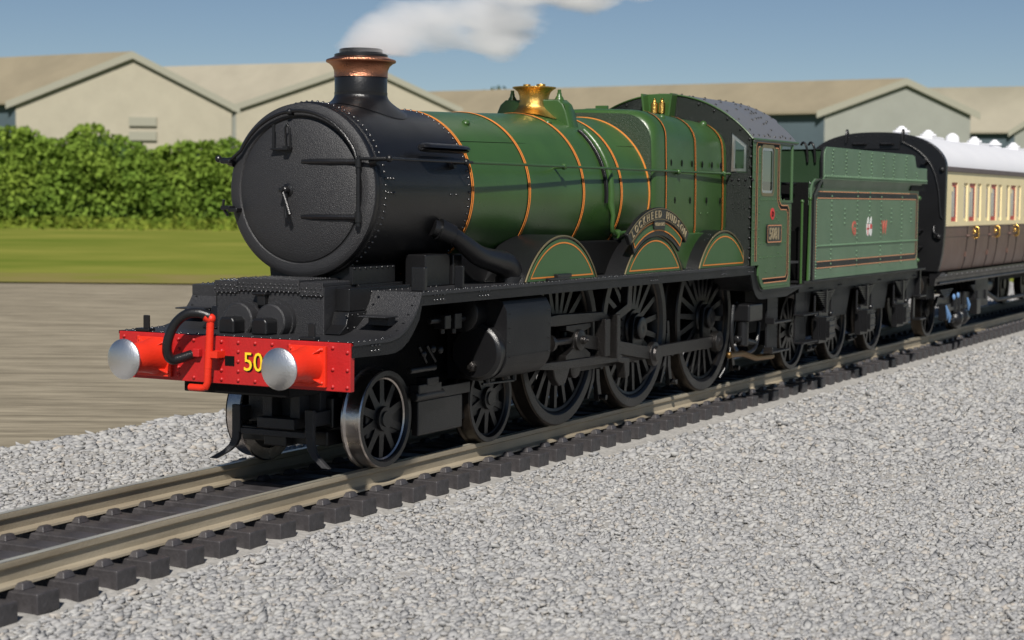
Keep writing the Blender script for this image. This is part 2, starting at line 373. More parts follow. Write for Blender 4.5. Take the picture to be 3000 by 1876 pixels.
# --- buffer beam
bb = mk('buffer_beam', B(0, .07, -1.314, 1.314, .902, 1.341), RED, L, bevel=.008)
pts = [((0, y, 1.295), (-1, 0, 0)) for y in (1.25, 1.08, .6, .42, .1, -.09, -.28, -.47, -.66, -1.13)]
pts += [((0, y, .945), (-1, 0, 0)) for y in (1.25, .42, .22, .1, -.09, -.28, -1.13)]
pts += [((0, y, z), (-1, 0, 0)) for y in (.1, -.09) for z in (1.03, 1.12, 1.21)]
pts += [((0, y, z), (-1, 0, 0)) for y in (.6,) for z in (1.2, 1.12, 1.03, .96)]
pts += [((0, -1.285, z), (-1, 0, 0)) for z in (.945, 1.1, 1.26)]+[((0, -1.13, 1.1), (-1, 0, 0))]
rivet_parts(pts, .021, RED, bb)
mk('coupling_slot', B(-.006, .01, -.045, .06, 1.075, 1.165), BLACKD, bb)
num = text_mesh('5081', .245, .0, depth=.003)
mk('number_shadow', xf(num, lambda a, b, c: (-.004-c, -.375-a*.92-.012, 1.04+b-.010)), BLACKD, bb)
mk('beam_number', xf(num, lambda a, b, c: (-.009-c, -.375-a*.92, 1.04+b)), YELLOW, bb)
# --- buffers
for s in (1, -1):
    y = s*.87
    m = B(-.035, -.001, y-.20, y+.20, .935, 1.305)
    m.lathe((0, y, 1.126), (-1, 0, 0), [(.03, .178), (.10, .160), (.22, .142), (.36, .132), (.38, .122)], 36)
    for a in (45, 135, 225, 315):
        c, q = math.cos(math.radians(a)), math.sin(math.radians(a))
        m.add([(-.03, y+c*.13+q*.012, 1.126+q*.13-c*.012), (-.03, y+c*.13-q*.012, 1.126+q*.13+c*.012), (-.03, y+c*.235-q*.012, 1.126+q*.235+c*.012), (-.03, y+c*.235+q*.012, 1.126+q*.235-c*.012), (-.13, y+c*.15, 1.126+q*.15)], [(0, 1, 2, 3), (0, 4, 1), (1, 4, 2), (2, 4, 3), (3, 4, 0)])
    bo = mk('buffer', m, REDO, L, bevel=.006)
    rivet_parts([((-.035, y+a*.165, 1.126+c*.15), (-1, 0, 0)) for a in (-1, 1) for c in (-1, 1)], .018, REDO, bo)
    mk('buffer_head', MB().lathe((-.37, y, 1.126), (-1, 0, 0), [(0, .075), (.07, .075), (.085, .17), (.082, .188), (.094, .187), (.108, .165), (.122, .125), (.131, .08), (.136, .035), (.137, .001)], 48), STEEL, bo, ang=40)
# --- vacuum pipe and hose
vp = mk('vacuum_standpipe', MB().tube([(-.10, .39, .862), (-.10, .25, .862), (-.10, .205, .875), (-.10, .185, .92), (-.10, .18, 1.10)], .034, 12)
        .cyl((-.10, .18, 1.05), (-.10, .15, 1.50), .036, n=14).ball((-.10, .145, 1.51), .046).cyl((-.10, .145, 1.505), (-.13, .19, 1.535), .046)
        .box(-.12, .0, .06, .18, 1.15, 1.21), REDO, L)
mk('vacuum_hose', MB().tube(smooth_path([(-.11, .15, 1.53), (-.15, .24, 1.56), (-.19, .36, 1.545), (-.22, .47, 1.45), (-.24, .53, 1.31), (-.23, .55, 1.19), (-.19, .53, 1.12), (-.12, .48, 1.13), (-.03, .42, 1.16)], 6), .046, 14), BLACK, L)
mk('steam_heat_cock', B(-.06, 0, .32, .40, 1.14, 1.22), RED, L, bevel=.012)
# --- front platform, curve, running plate
top = [(0.02, 1.345), (.55, 1.345), (.68, 1.352), (.80, 1.375), (.92, 1.425), (1.02, 1.495), (1.10, 1.575), (1.16, 1.66), (1.20, 1.746)]
top2 = top+[(10.22, 1.746), (10.26, 1.70), (10.30, 1.60), (10.36, 1.50), (10.44, 1.425), (10.54, 1.395), (12.30, 1.395)]
mb = MB(); n = len(top2)
sec = [[(x, -1.335, z) for x, z in top2], [(x, 1.335, z) for x, z in top2]]
mb.loft(sec, closed=False); mb.loft([[(x, 1.335, z-.03) for x, z in top2], [(x, -1.335, z-.03) for x, z in top2]], closed=False)
mb.loft([[(x, -1.335, z-.03) for x, z in top2], [(x, -1.335, z) for x, z in top2]], closed=False)
mb.loft([[(x, 1.335, z) for x, z in top2], [(x, 1.335, z-.03) for x, z in top2]], closed=False)
mb.add([(12.30, -1.335, 1.395), (12.30, 1.335, 1.395), (12.30, 1.335, 1.365), (12.30, -1.335, 1.365)], [(0, 1, 2, 3)])
foot = mk('running_plate', mb, BLACKT, L, ang=30)
low = [(.02, 1.21), (.60, 1.20), (.74, 1.205), (.86, 1.235), (.98, 1.30), (1.08, 1.39), (1.17, 1.49), (1.215, 1.618), (10.10, 1.618), (10.14, 1.55), (10.2, 1.43), (10.30, 1.33), (10.42, 1.27), (10.56, 1.255), (11.6, 1.255), (12.25, 1.36)]
tv = [(x, z-.031) for x, z in top2]
val = low+[(12.25, 1.364)]+list(reversed(tv[:-1]))
for s in (-1, 1): mk('valance', MB().prism(val, s*1.30, s*1.325), GREYB, L, ang=30)
# rivets along the running plate edge and on valance
pts = []
for s in (-1, 1):
    pts += [((x, s*1.305, 1.746), (0, 0, 1)) for x in np.arange(1.28, 10.15, .085)]
    pts += [((x, s*(1.24+.012*(i % 3)), 1.746), (0, 0, 1)) for i, x in enumerate(np.arange(1.6, 8.2, .10))]
    pts += [((x, s*1.29, 1.345), (0, 0, 1)) for x in np.arange(.08, .75, .095)]
    for x0 in (1.45, 2.35, 6.65, 9.0, 10.0):
        pts += [((x0+dx, s*1.325, 1.66+dz), (0, s, 0)) for dx in (0, .06, .12, .18) for dz in (0, .05)]
    pts += [((.34+dx, s*1.325, 1.25+dz), (0, s, 0)) for dx in (0, .06, .12) for dz in (0, .05)]
pts += [((.06, y, 1.345), (0, 0, 1)) for y in np.arange(-1.25, 1.3, .105)]
pts += [((.12, y, 1.345), (0, 0, 1)) for y in np.arange(-1.22, 1.3, .21)]
for a, b_ in zip(top[1:-1], top[2:]):
    for s in (-1, 1): pts.append((((a[0]+b_[0])/2, s*1.27, (a[1]+b_[1])/2), (b_[1]-a[1], 0, -(b_[0]-a[0])*-1)))
rivets(pts, .0145, RIVB, L)
# lamp irons
for y in (1.03, -.86, ):
    mk('lamp_iron', B(.05, .075, y-.035, y+.035, 1.345, 1.50).box(.03, .13, y-.05, y+.12, 1.345, 1.375), BLACK, L, bevel=.008)
# --- inside cylinder block
blk = mk('front_block', B(.62, 1.45, -.615, .625, 1.346, 1.80), BLACKT, L, bevel=.006)
for y0, y1, zt, zl in ((.37, .645, 1.825, 1.715), (-.35, .37, 1.852, 1.74), (-.615, -.35, 1.832, 1.71)):
    mk('tread_plate', B(.605, 1.30, y0+.003, y1-.003, zt-.03, zt).box(.600, .618, y0+.003, y1-.003, zl, zt), BLACKT, blk, bevel=.004)
pts = []
for i, y in enumerate(np.arange(-.59, .63, .052)):
    for j, dz in enumerate((.02, .055, .09)): pts.append(((.60, y+(.026 if j % 2 else 0), (1.80 if not -.35 < y < .37 else 1.825)-dz), (-1, 0, 0)))
    for j in range(7): pts.append(((.66+.08*j, y+(.026 if j % 2 else 0), 1.852 if -.35 < y < .37 else 1.83), (0, 0, 1)))
rivets(pts, .012, RIVB, blk, name='tread_studs')
for yc in (.255, -.12):
    c = mk('cylinder_cover', MB().lathe((.62, yc, 1.46), (-1, 0, 0), [(0, .185), (.05, .185), (.05, .168), (.16, .168), (.175, .155), (.178, .001)], 44), BLACKT, L, ang=30)
    q = yc+.0
    prof = [(q-.09, 1.346), (q-.09, 1.47), (q-.06, 1.50), (q+.06, 1.50), (q+.09, 1.47), (q+.09, 1.346)]
    mk('tail_rod_cover', MB().prism(prof, .27, .46, ax='x'), BLACK, c, bevel=.035, seg=4)
mk('lamp_socket', B(.56, .62, .02, .11, 1.60, 1.73).box(.54, .62, -.0, .16, 1.70, 1.725), BLACK, L, bevel=.01)
# side wings of the block (lower frames) and small plates
for s in (-1, 1):
    w_ = [(.66, 1.346), (.60, 1.36), (.72, 1.44), (.76, 1.56), (1.22, 1.56), (1.22, 1.346)]
    mk('frame_gusset', MB().prism(w_, s*.626, s*.80), BLACK, L, bevel=.01)
    mk('frame_side_box', B(.80, 1.9, s*.626 if s > 0 else -.78, .78 if s > 0 else -.626, 1.56, 1.78), BLACK, L, bevel=.01)
    rivets([((.72+.10*i, s*.80, 1.53), (0, s, 0)) for i in range(6)]+[((.74+.12*i, s*.80, 1.41), (0, s, 0)) for i in range(4)]+[((1.12, s*.80, 1.36+.04*i), (0, s, 0)) for i in range(4)], .013, BLACK, L)
    # step bracket on curved plate
    mk('front_step', B(.72, .96, s*.92 if s > 0 else -1.22, 1.22 if s > 0 else -.92, 1.52, 1.535).box(.86, .98, s*.95 if s > 0 else -1.18, 1.18 if s > 0 else -.95, 1.44, 1.52), BLACKT, L, bevel=.008)
mk('far_front_wing', B(1.14, 1.22, .63, 1.335, 1.56, 1.745), BLACKT, L, bevel=.006)
# --- saddle
sad = MB().prism([(-.46, 1.78), (.46, 1.78), (.50, 2.12), (.36, 2.06), (0, 1.86), (-.36, 2.06), (-.50, 2.12)], 1.28, 2.1, ax='x')
mk('smokebox_saddle', sad, BLACK, L, bevel=.006)
mk('saddle_flange', B(1.15, 1.95, -.66, .66, 1.762, 1.80).box(1.07, 1.84, -.64, -.60, 1.80, 1.97), BLACK, L, bevel=.005)
rivets([((1.10+.10*i, -.64, 1.955), (0, -1, .1)) for i in range(8)]+[((1.0+.11*i, -.90, 1.75), (0, 0, 1)) for i in range(12)], .016, BLACK, L)
mk('lubricator_box', B(2.06, 2.55, -.86, -.62, 1.747, 2.07).box(2.62, 2.80, -.86, -.60, 1.747, 2.06), BLACK, L, bevel=.012)
for a_ in ((1.30, 1.36, -1.30, -1.15, 1.747, 1.98), (2.08, 2.11, -1.28, -1.18, 1.747, 1.97)): mk('footplate_bracket', B(*a_), BLACK, L, bevel=.01)
# main frames under boiler
for s in (-1, 1):
    mk('main_frame', B(1.0, 10.6, s*.545-.02, s*.545+.02, .72, 1.716), BLACKD, L)
    mk('inner_splasher_plate', B(2.8, 9.9, s*.74-.015, s*.74+.015, 1.746, 2.06), GREYB if s < 0 else BLACKD, L)
mk('under_boiler_plate', B(2.0, 9.9, -.70, .70, 1.70, 1.76), BLACKD, L)
mk('valve_cross_frame', B(4.6, 9.6, -.545, .545, .60, 1.5), BLACKD, L)
# --- smokebox
ZC = 2.699
def circ(x, r, n=72, zc=ZC): return [(x, r*math.cos(2*PI*k/n), zc+r*math.sin(2*PI*k/n)) for k in range(n)]
sb = mk('smokebox', MB().lathe((1.12, 0, ZC), (1, 0, 0), [(0, .66), (0, .80), (.02, .835), (.05, .85), (.10, .85), (.115, .862), (.15, .866), (1.86, .866), (1.86, .5)], 96), BLACK, L, ang=25)
rivets([((1.245, .853*math.cos(a), ZC+.853*math.sin(a)), (0, math.cos(a), math.sin(a))) for a in np.linspace(0, 2*PI, 84, endpoint=False)] +
       [((1.30, .867*math.cos(a), ZC+.867*math.sin(a)), (0, math.cos(a), math.sin(a))) for a in np.linspace(0.02, 2*PI, 84, endpoint=False)] +
       [((2.93, .868*math.cos(a), ZC+.868*math.sin(a)), (0, math.cos(a), math.sin(a))) for a in np.linspace(0, 2*PI, 72, endpoint=False)] +
       [((x, -.866*math.cos(a), ZC+.866*math.sin(a)), (0, -math.cos(a), math.sin(a))) for x in (1.35, 1.40, 1.45) for a in (.14, -.02)] +
       [((x, -.866*math.cos(a), ZC+.866*math.sin(a)), (0, -math.cos(a), math.sin(a))) for x in (2.55, 2.66) for a in (-.03,)] +
       [((1.135, .80*math.cos(a), ZC+.80*math.sin(a)), (-1, 0, 0)) for a in np.linspace(0, 2*PI, 26, endpoint=False) if abs(math.sin(a)) < .4], .0145, RIVB, sb)
mk('smokebox_ring', MB().lathe((1.12, 0, ZC), (-1, 0, 0), [(-.02, .695), (0, .705), (.012, .72), (.012, .785), (0, .82), (-.02, .845), (-.04, .845)], 96, cap=False), BLACKT, sb, ang=25)
door = mk('smokebox_door', MB().lathe((1.125, 0, ZC), (-1, 0, 0), [(-.03, .70), (.0, .70), (.02, .695), (.035, .665), (.055, .60), (.078, .48), (.095, .34), (.106, .18), (.110, .05), (.11, .001)], 96), BLACKT, L, ang=25)
for z in (2.975, 2.445):
    mk('hinge_strap', MB().tube([(1.035, -.08, z), (1.03, -.20, z), (1.045, -.42, z), (1.075, -.56, z), (1.10, -.70, z)], [.022, .026, .028, .028, .03], 8), BLACK, door)
mk('hinge_rod', MB().cyl((1.06, -.705, 2.36), (1.06, -.705, 3.03), .020).cyl((1.06, -.705, 2.40), (1.06, -.705, 2.50), .032).cyl((1.06, -.705, 2.92), (1.06, -.705, 3.0), .032), BLACK, door)
mk('door_dart', MB().lathe((1.03, .075, ZC), (-1, 0, 0), [(0, .07), (.02, .065), (.03, .04), (.09, .035), (.10, .025), (.14, .022), (.145, .001)], 18), BLACK, door)
mk('door_handle', MB().tube([(.93, .07, ZC-.02), (.915, .02, ZC-.12), (.905, -.03, ZC-.235)], [.02, .018, .02]), BLACK, door)
mk('door_handle', MB().tube([(.97, .07, ZC-.02), (.965, .065, ZC-.15), (.965, .06, ZC-.265)], [.02, .018, .02]), BLACK, door)
mk('door_lamp_bracket', B(1.00, 1.025, .225, .255, 3.10, 3.33).box(.98, 1.03, .10, .26, 3.085, 3.105), BLACK, door, bevel=.006)
br = [(.05+.0, 3.10), (.05, 3.30), (.075, 3.335), (.10, 3.30), (.10, 3.10)]
mk('door_lamp_bracket', MB().tube([(1.0, .035, 3.10), (.985, .035, 3.30), (.985, .06, 3.335), (.985, .085, 3.30), (1.0, .085, 3.10)], .012, 8).box(.94, 1.03, .03, .09, 3.085, 3.12), BLACK, door, bevel=.004)
for y, z in ((.83, 2.975), (.83, 2.52), (.74, 2.5)):
    mk('door_clamp', B(1.02, 1.14, y-.05, y+.06, z-.02, z+.02), BLACK, door, bevel=.01)
mk('door_clamp', MB().tube([(1.08, .84, 2.44), (1.04, .87, 2.52), (1.04, .86, 2.60)], .014, 8), BLACK, door)
# front handrail over the door
arc = [(1.055, .785*math.cos(a), ZC+.785*math.sin(a)) for a in np.linspace(math.radians(158), math.radians(24), 30)]
arc = [(p[0], p[1], p[2]) for p in [(1.055, -.0, 0)] if False]+[(1.055, .765*math.cos(a), ZC+.765*math.sin(a)) for a in np.linspace(math.radians(22), math.radians(158), 34)]
hr = MB().tube([(1.14, .98, 2.985), (1.09, .93, 2.985), (1.06, .80, 2.985)]+arc[2:-2]+[(1.055, -.69, 3.0), (1.06, -.80, 3.0), (1.09, -.93, 3.003), (1.15, -1.0, 3.005)], .017, 10)
mk('front_handrail', hr, BLACK, L)
mk('handrail_knob', MB().ball((1.05, .08, 3.455), .034).cyl((1.05, .08, 3.455), (1.12, .08, 3.44), .018), BLACK, L)
for s in (-1, 1):
    y = s*1.0
    mk('boiler_handrail', MB().tube([(1.14, y, 3.005), (2.75, y, 3.003)], .015, 10), BLACK, L)
    mk('boiler_handrail', MB().tube([(2.75, y, 3.003), (8.2, y*1.03, 3.012), (9.98, y*1.04, 3.01)], .0155, 10), GREEN, L)
    for x, m_ in ((1.14, BLACK), (2.62, BLACK), (4.87, GREEN), (8.15, GREEN), (9.75, GREEN)):
        yy = s*(1.0+(.03 if x > 7 else .0)); mk('handrail_knob', MB().ball((x, yy, 3.005), .037).cyl((x, yy, 3.0), (x, s*.80 if x < 3 else s*.86, 2.99), .016).cyl((x, s*.87, 2.98), (x, s*.80, 2.97), .04, .05), m_, L)
ej = mk('ejector_cover', MB().loft([[(x, -.86-a*.0-.05*k, 3.135+b) for a, b in ((0, 0),)]*1+[(x, -.93-.06*math.cos(t)*k, 3.135+.045*math.sin(t)*k) for t in np.linspace(0, 2*PI, 12, endpoint=False)][0:0]+[(x, -.90-.07*math.cos(t)*k, 3.135+.048*math.sin(t)*k) for t in np.linspace(0, 2*PI, 12, endpoint=False)] for x, k in ((1.90, .55), (1.93, .9), (2.0, 1), (2.6, 1), (2.78, .8), (2.84, .4))]), BLACK, L, ang=50)
# --- chimney
cx = 2.195
def skirt(cx, r_top, r_bot, z0, zt, rb, n=48, zoff=0):
    """flared base that lands on the cylinder of radius rb"""
    secs = []
    for k in range(9):
        u = k/8; q = u**2.2; ring = []
        for j in range(n):
            a = 2*PI*j/n; r = r_top+(r_bot-r_top)*q; x = cx+r*math.cos(a); y = r*math.sin(a)
            zb = ZC+math.sqrt(max(.001, rb*rb-y*y))+zoff; z = zt+(zb-zt)*(u**.8); ring.append((x, y, z))
        secs.append(ring)
    return secs
ch = mk('chimney', MB().loft(skirt(cx, .268, .475, 3.5, 3.70, .866, zoff=.006)).lathe((cx, 0, 3.66), (0, 0, 1), [(0, .27), (.04, .272), (.044, .268), (.20, .268), (.22, .26)], 56), BLACK, L, ang=30)
mk('copper_cap', MB().lathe((cx, 0, 3.855), (0, 0, 1), [(0, .262), (.0, .276), (.02, .272), (.07, .275), (.11, .292), (.14, .325), (.152, .353), (.165, .358), (.178, .352), (.195, .30), (.205, .28), (.205, .1)], 64), COPPER, ch, ang=35)
mk('chimney_lip', MB().lathe((cx, 0, 4.055), (0, 0, 1), [(0, .26), (.003, .272), (.03, .272), (.036, .262), (.036, .222), (.08, .220), (.088, .21), (.088, .165), (-.1, .15), (-.1, .001)], 56), BLACK, ch, ang=30)
# --- boiler barrel
prof = [(0, .862), (1.2, .895), (2.5, .945), (3.6, .965), (4.55, .985)]
bo = mk('boiler', MB().lathe((2.98, 0, ZC), (1, 0, 0), prof, 112, cap=False), GREEN, L, ang=25)
def rad(x): return float(np.interp(x-2.98, [p[0] for p in prof], [p[1] for p in prof]))
for x, wd, single in ((2.995, .045, 0), (4.22, .045, 0), (5.50, .045, 0), (6.52, .045, 0), (7.34, .03, 1)):
    r = rad(x)
    if single:
        mk('boiler_band', MB().lathe((x-.02, 0, ZC), (1, 0, 0), [(0, r-.004), (.002, r+.009), (.028, r+.009), (.030, r-.004)], 112, cap=False), ORANGE, bo)
    else:
        b_ = mk('boiler_band', MB().lathe((x-.03, 0, ZC), (1, 0, 0), [(0, r), (.002, r+.006), (.068, r+.006), (.07, r)], 112, cap=False), BLACKD, bo)
        for dx in (-.016, .017):
            mk('band_lining', MB().lathe((x+dx-.002, 0, ZC), (1, 0, 0), [(0, r+.005), (.001, r+.010), (.014, r+.010), (.015, r+.005)], 112, cap=False), ORANGE, b_)
# clothing seam, washout bumps
mk('clothing_seam', MB().tube([(3.02, -rad(3.02)*math.cos(math.radians(38)), ZC+rad(3.02)*math.sin(math.radians(38))), (7.4, -rad(7.4)*math.cos(math.radians(38)), ZC+rad(7.4)*math.sin(math.radians(38)))], .004, 6), BLACKD, bo)
for x, a in ((3.55, 58), (5.55, 62)):
    mk('washout_plug', MB().ball((x, -rad(x)*math.cos(math.radians(a)), ZC+rad(x)*math.sin(math.radians(a))), .05, sc3=(1, 1, .8)), GREEN, bo)
# --- top feed, clack box pipe, safety valve
tf = MB()
def tfsec(x, w_, h, zb): return [(x, -w_, zb), (x, -w_*.88, zb+h*.62), (x, -w_*.80, zb+h*.86), (x, -w_*.68, zb+h), (x, w_*.68, zb+h), (x, w_*.80, zb+h*.86), (x, w_*.88, zb+h*.62), (x, w_, zb)]
tf.loft([tfsec(5.98, .52, .36, 3.46), tfsec(6.0, .535, .375, 3.46), tfsec(6.22, .535, .375, 3.46), tfsec(6.24, .52, .36, 3.46)])
tfo = mk('top_feed_casing', tf, GREEN, L, bevel=.035, seg=4, ang=60)
for s in (-1, 1): mk('clack_valve', MB().lathe((6.10, s*.32, 3.825), (0, 0, 1), [(0, .06), (.03, .05), (.06, .03), (.09, .028), (.09, .022), (.13, .022), (.13, .001)], 16), GREEN, tfo)
sv = MB().loft(skirt(6.06, .185, .36, 3.6, 3.80, rad(6.06), zoff=.008)).lathe((6.06, 0, 3.76), (0, 0, 1), [(0, .19), (.06, .178), (.12, .180), (.17, .20), (.20, .235), (.215, .265), (.228, .265), (.232, .20), (.225, .001)], 56)
svo = mk('safety_valve_bonnet', sv, BRASS, L, ang=35)
mk('safety_valves', MB().lathe((6.0, .07, 3.99), (0, 0, 1), [(0, .045), (.03, .045), (.03, .001)], 10).lathe((6.08, -.08, 3.99), (0, 0, 1), [(0, .055), (.035, .055), (.035, .001)], 10), BRASS, svo)
for dx, rr, m_ in ((.02, .045, GREEN), (-.10, .018, BLACK), (-.15, .010, BLACKD)):
    r = rad(6.2)+.012
    pth = [(6.2+dx, -(r)*math.sin(a), ZC+(r)*math.cos(a)) for a in np.linspace(math.radians(38), math.radians(96), 20)]
    if m_ is GREEN:
        pth += [(6.22, -1.0, 2.45), (6.22, -.99, 2.34), (6.23, -.985, 2.27), (6.30, -.985, 2.225), (6.45, -.985, 2.23), (6.62, -.98, 2.24), (7.3, -.98, 2.26)]
        rr = [rr]*20+[.03, .028, .03, .032, .026, .024, .024]
    mk('feed_pipe', MB().tube(pth, rr, 10), m_, L, ang=60)
    mk('feed_pipe', mirror(MB().tube(pth, rr, 10)), m_, L, ang=60)
mk('pipe_union', MB().cyl((6.34, -.985, 2.225), (6.40, -.985, 2.227), .055, n=12), GREEN, L)
# --- steam pipe and snifting pipe near cylinder
for s in (-1, 1):
    pth = smooth_path([(2.30, s*.80, 2.34), (2.46, s*.92, 2.27), (2.66, s*.97, 2.16), (2.90, s*1.0, 2.045), (3.20, s*1.01, 1.985), (3.42, s*1.02, 1.94), (3.53, s*1.03, 1.85), (3.56, s*1.03, 1.75)], 5)
    n_ = len(pth); rr_ = [float(np.interp(i_/(n_-1), [0, .2, .5, .75, 1], [.085, .088, .115, .142, .138])) for i_ in range(n_)]
    mk('steam_pipe', MB().tube(pth, rr_, 20).cyl((3.56, s*1.03, 1.745), (3.56, s*1.03, 1.81), .165, n=28).cyl((2.34, s*.84, 2.325), (2.47, s*.93, 2.265), .112, .104, n=20), BLACK, L, ang=50)
mk('reverser_rod_cover', B(3.95, 4.45, -1.30, -1.24, 1.75, 1.785).box(4.15, 4.50, -1.30, -1.22, 1.775, 1.82), BLACK, L, bevel=.01)
# --- firebox
def fbsec(x, hw, zt, top_hw, zb=1.95, rc=.30):
    pts = [(hw*.96, zb), (hw, 2.3), (hw, 2.8), (hw*.995, 3.1)]
    cx_, cz_ = top_hw-.02, zt-rc
    w2 = hw*.985
    for a in np.linspace(0, PI/2, 9): pts.append((cx_+(w2-cx_)*math.cos(a), cz_+rc*math.sin(a)-.0))
    pts += [(top_hw*.5, zt+.012), (0, zt+.02)]
    full = pts+[(-y, z) for y, z in reversed(pts[:-1])]
    return [(x, y, z) for y, z in full]
fxs = [(7.40, .96, 3.62, .50, .50), (7.405, .985, 3.70, .56, .42), (7.43, 1.0, 3.745, .60, .38), (7.50, 1.01, 3.775, .62, .36), (7.60, 1.012, 3.785, .62, .35), (8.8, 1.0, 3.755, .58, .38), (9.98, .985, 3.72, .54, .40)]
fb = mk('firebox', MB().loft([fbsec(x, h, z, t_, rc=r_) for x, h, z, t_, r_ in fxs]), GREEN, L, ang=40)
def fb_at(x, off):
    h = float(np.interp(x, [q[0] for q in fxs], [q[1] for q in fxs])); z = float(np.interp(x, [q[0] for q in fxs], [q[2] for q in fxs])); t_ = float(np.interp(x, [q[0] for q in fxs], [q[3] for q in fxs])); r_ = float(np.interp(x, [q[0] for q in fxs], [q[4] for q in fxs]))
    return fbsec(x, h+off, z+off, t_, rc=r_)
def open_strip(x0, x1, off):
    a = fb_at(x0, off); b2 = fb_at(x1, off); n = len(a); return MB().add(a+b2, [(i, i+1, i+1+n, i+n) for i in range(n-1)])
for x in (7.79, 8.80, 9.83):
    bnd = mk('firebox_band', open_strip(x-.035, x+.035, .004), BLACKD, fb)
    if x > 8: 
        for dx in (-.022, .010): mk('band_lining', open_strip(x+dx, x+dx+.015, .009), ORANGE, bnd)
    else: mk('band_lining', open_strip(x-.016, x+.010, .009), ORANGE, bnd)
# dark shoulder plate filling between round barrel and square firebox front
FRONTG = mat('firebox_front_sheen', (.026, .046, .024), .42, bump=.8, bscale=110, spec=.5)  # green paint with its grey sheen mixed into the colour
fr = [(y, z) for _, y, z in fb_at(7.43, -.02)]
mk('firebox_front_plate', MB().prism(fr, 7.385, 7.402, ax='x'), FRONTG, fb, bevel=.0)
for x in (7.97, 8.33, 8.68, 9.04, 9.39, 9.72): mk('washout_hole', MB().ball((x, -1.003, 3.12), .028, sc3=(.9, .35, 1.6)), BLACKD, fb)
for x in (8.1, 8.62, 9.2, 9.7): mk('washout_hole', MB().ball((x, -1.008, 2.64), .028, sc3=(.9, .3, 1.6)), BLACKD, fb)
for x, y, z in ((8.15, -.78, 3.70), (9.75, -.72, 3.68), (8.2, .7, 3.70)): mk('washout_plug', MB().ball((x, y, z), .055), GREEN, fb)
rivets([((x, -1.008, 2.47), (0, -1, 0)) for x in (9.0, 9.25)], .012, GREEN, fb)
mk('firebox_top_fitting', B(7.7, 8.3, -.1, .1, 3.80, 3.815).box(7.9, 7.95, -.12, .05, 3.81, 3.86), GREEN, fb, bevel=.004)
for a_ in ((7.5, 9.98, -1.06, -.98, 1.747, 2.21), (7.5, 9.98, .98, 1.06, 1.747, 2.21)): mk('firebox_base', B(*a_), GREEN, L, bevel=.01)
mk('running_gear_cover', B(4.9, 7.5, -.99, -.72, 1.747, 2.15), BLACKD, L, bevel=.02)
# --- splashers
def arcpts(cx, cz, R, z0, n=26, xmax=None):
    h = math.sqrt(R*R-(z0-cz)**2); a0 = math.atan2(z0-cz, -h); a1 = math.atan2(z0-cz, h)
    return [(cx+R*math.cos(a), cz+R*math.sin(a)) for a in np.linspace(a0, a1, n)]
def splasher(cx, zt, half, cut=None, lined=True):
    h = zt-1.747; R = (half*half+h*h)/(2*h); cz = zt-R
    def clip(P): return P if cut is None else [(min(x, cut), z) for x, z in P if x <= cut+.12]
    A = clip(arcpts(cx, cz, R, 1.747))
    for s in (-1, 1):
        sp = mk('splasher', MB().prism(A+([(cut, 1.747)] if cut else []), s*.70, s*1.235), BLACK, L, ang=30)
        # green face plate
        ins = .045; F = clip(arcpts(cx, cz, R-ins, 1.755))
        mk('splasher_face', MB().prism(F+([(cut, 1.755)] if cut else []), s*1.236, s*1.248), GREENP, sp)
        bead = clip(arcpts(cx, cz, R-.012, 1.752)); mk('splasher_beading', MB().tube([(x, s*1.245, z) for x, z in bead], .011, 6), BRASSD, sp)
        ln = clip(arcpts(cx, cz, R-.085, 1.79)); ln = [p for p in ln]
        if cut: ln = ln+[(cut, 1.79)]
        mk('splasher_lining', ribbon(ln, .016, lambda a, b: (a, s*1.2515, b), closed=True), ORANGE, sp)
splasher(4.37, 2.245, .90); splasher(6.92, 2.225, .895); splasher(9.27, 2.245, .90, cut=10.0)
# nameplate
NC = (6.925, .985)
def band(R0, R1, a0, a1, n=30):
    return [(NC[0]+R1*math.sin(a), NC[1]+R1*math.cos(a)) for a in np.linspace(a0, a1, n)]+[(NC[0]+R0*math.sin(a), NC[1]+R0*math.cos(a)) for a in np.linspace(a1, a0, n)]
A_ = math.radians(37.5); Bq = math.radians(34.5)
npl = mk('nameplate', MB().prism(band(1.405, 1.565, -A_, A_), -1.25, -1.305), BLACK, L, bevel=.012)
mk('nameplate_backing', MB().prism(band(1.225, 1.41, -Bq, Bq), -1.252, -1.280), BLACK, npl)
for R_ in (1.550, 1.420): mk('nameplate_border', MB().tube([(NC[0]+R_*math.sin(a), -1.307, NC[1]+R_*math.cos(a)) for a in np.linspace(-A_*.97, A_*.97, 30)], .006, 6), BRASSD, npl)
mk('nameplate_panel', MB().prism(band(1.285, 1.385, -Bq*.95, Bq*.95), -1.280, -1.284), GREENP, npl)
mk('panel_lining', ribbon(band(1.285, 1.385, -Bq*.95, Bq*.95), .015, lambda a, b: (a, -1.288, b), closed=True), ORANGE, npl)
def arc_text(txt, R, size, step, y, bold, a_mid=0.0, wid=.85):
    mb = MB(); n = len(txt); tot = step*(n-1); a = -tot/2+a_mid
    for chh in txt:
        if chh != ' ':
            g_ = text_mesh(chh, size, bold, depth=.004); ca, sa = math.cos(a), math.sin(a)
            mb.add([(NC[0]+(R+q)*sa+p*wid*ca, y-d, NC[1]+(R+q)*ca-p*wid*sa) for p, q, d in g_.v], g_.f)
        a += step
    return mb
mk('nameplate_lettering', arc_text('LOCKHEED HUDSON', 1.440, .125, math.radians(4.7), -1.308, .002, wid=1.0), GILT, npl)
# slab serifs under and over the letters
mk('class_plate', MB().prism(rrect(6.925-.17, 6.925+.17, 2.285, 2.395, .025), -1.284, -1.306), BLACK, npl)
mk('class_plate_lettering', side_text('CASTLE CLASS', .055, 6.925, 2.325, -1.307, .001, .82), GILT, npl)
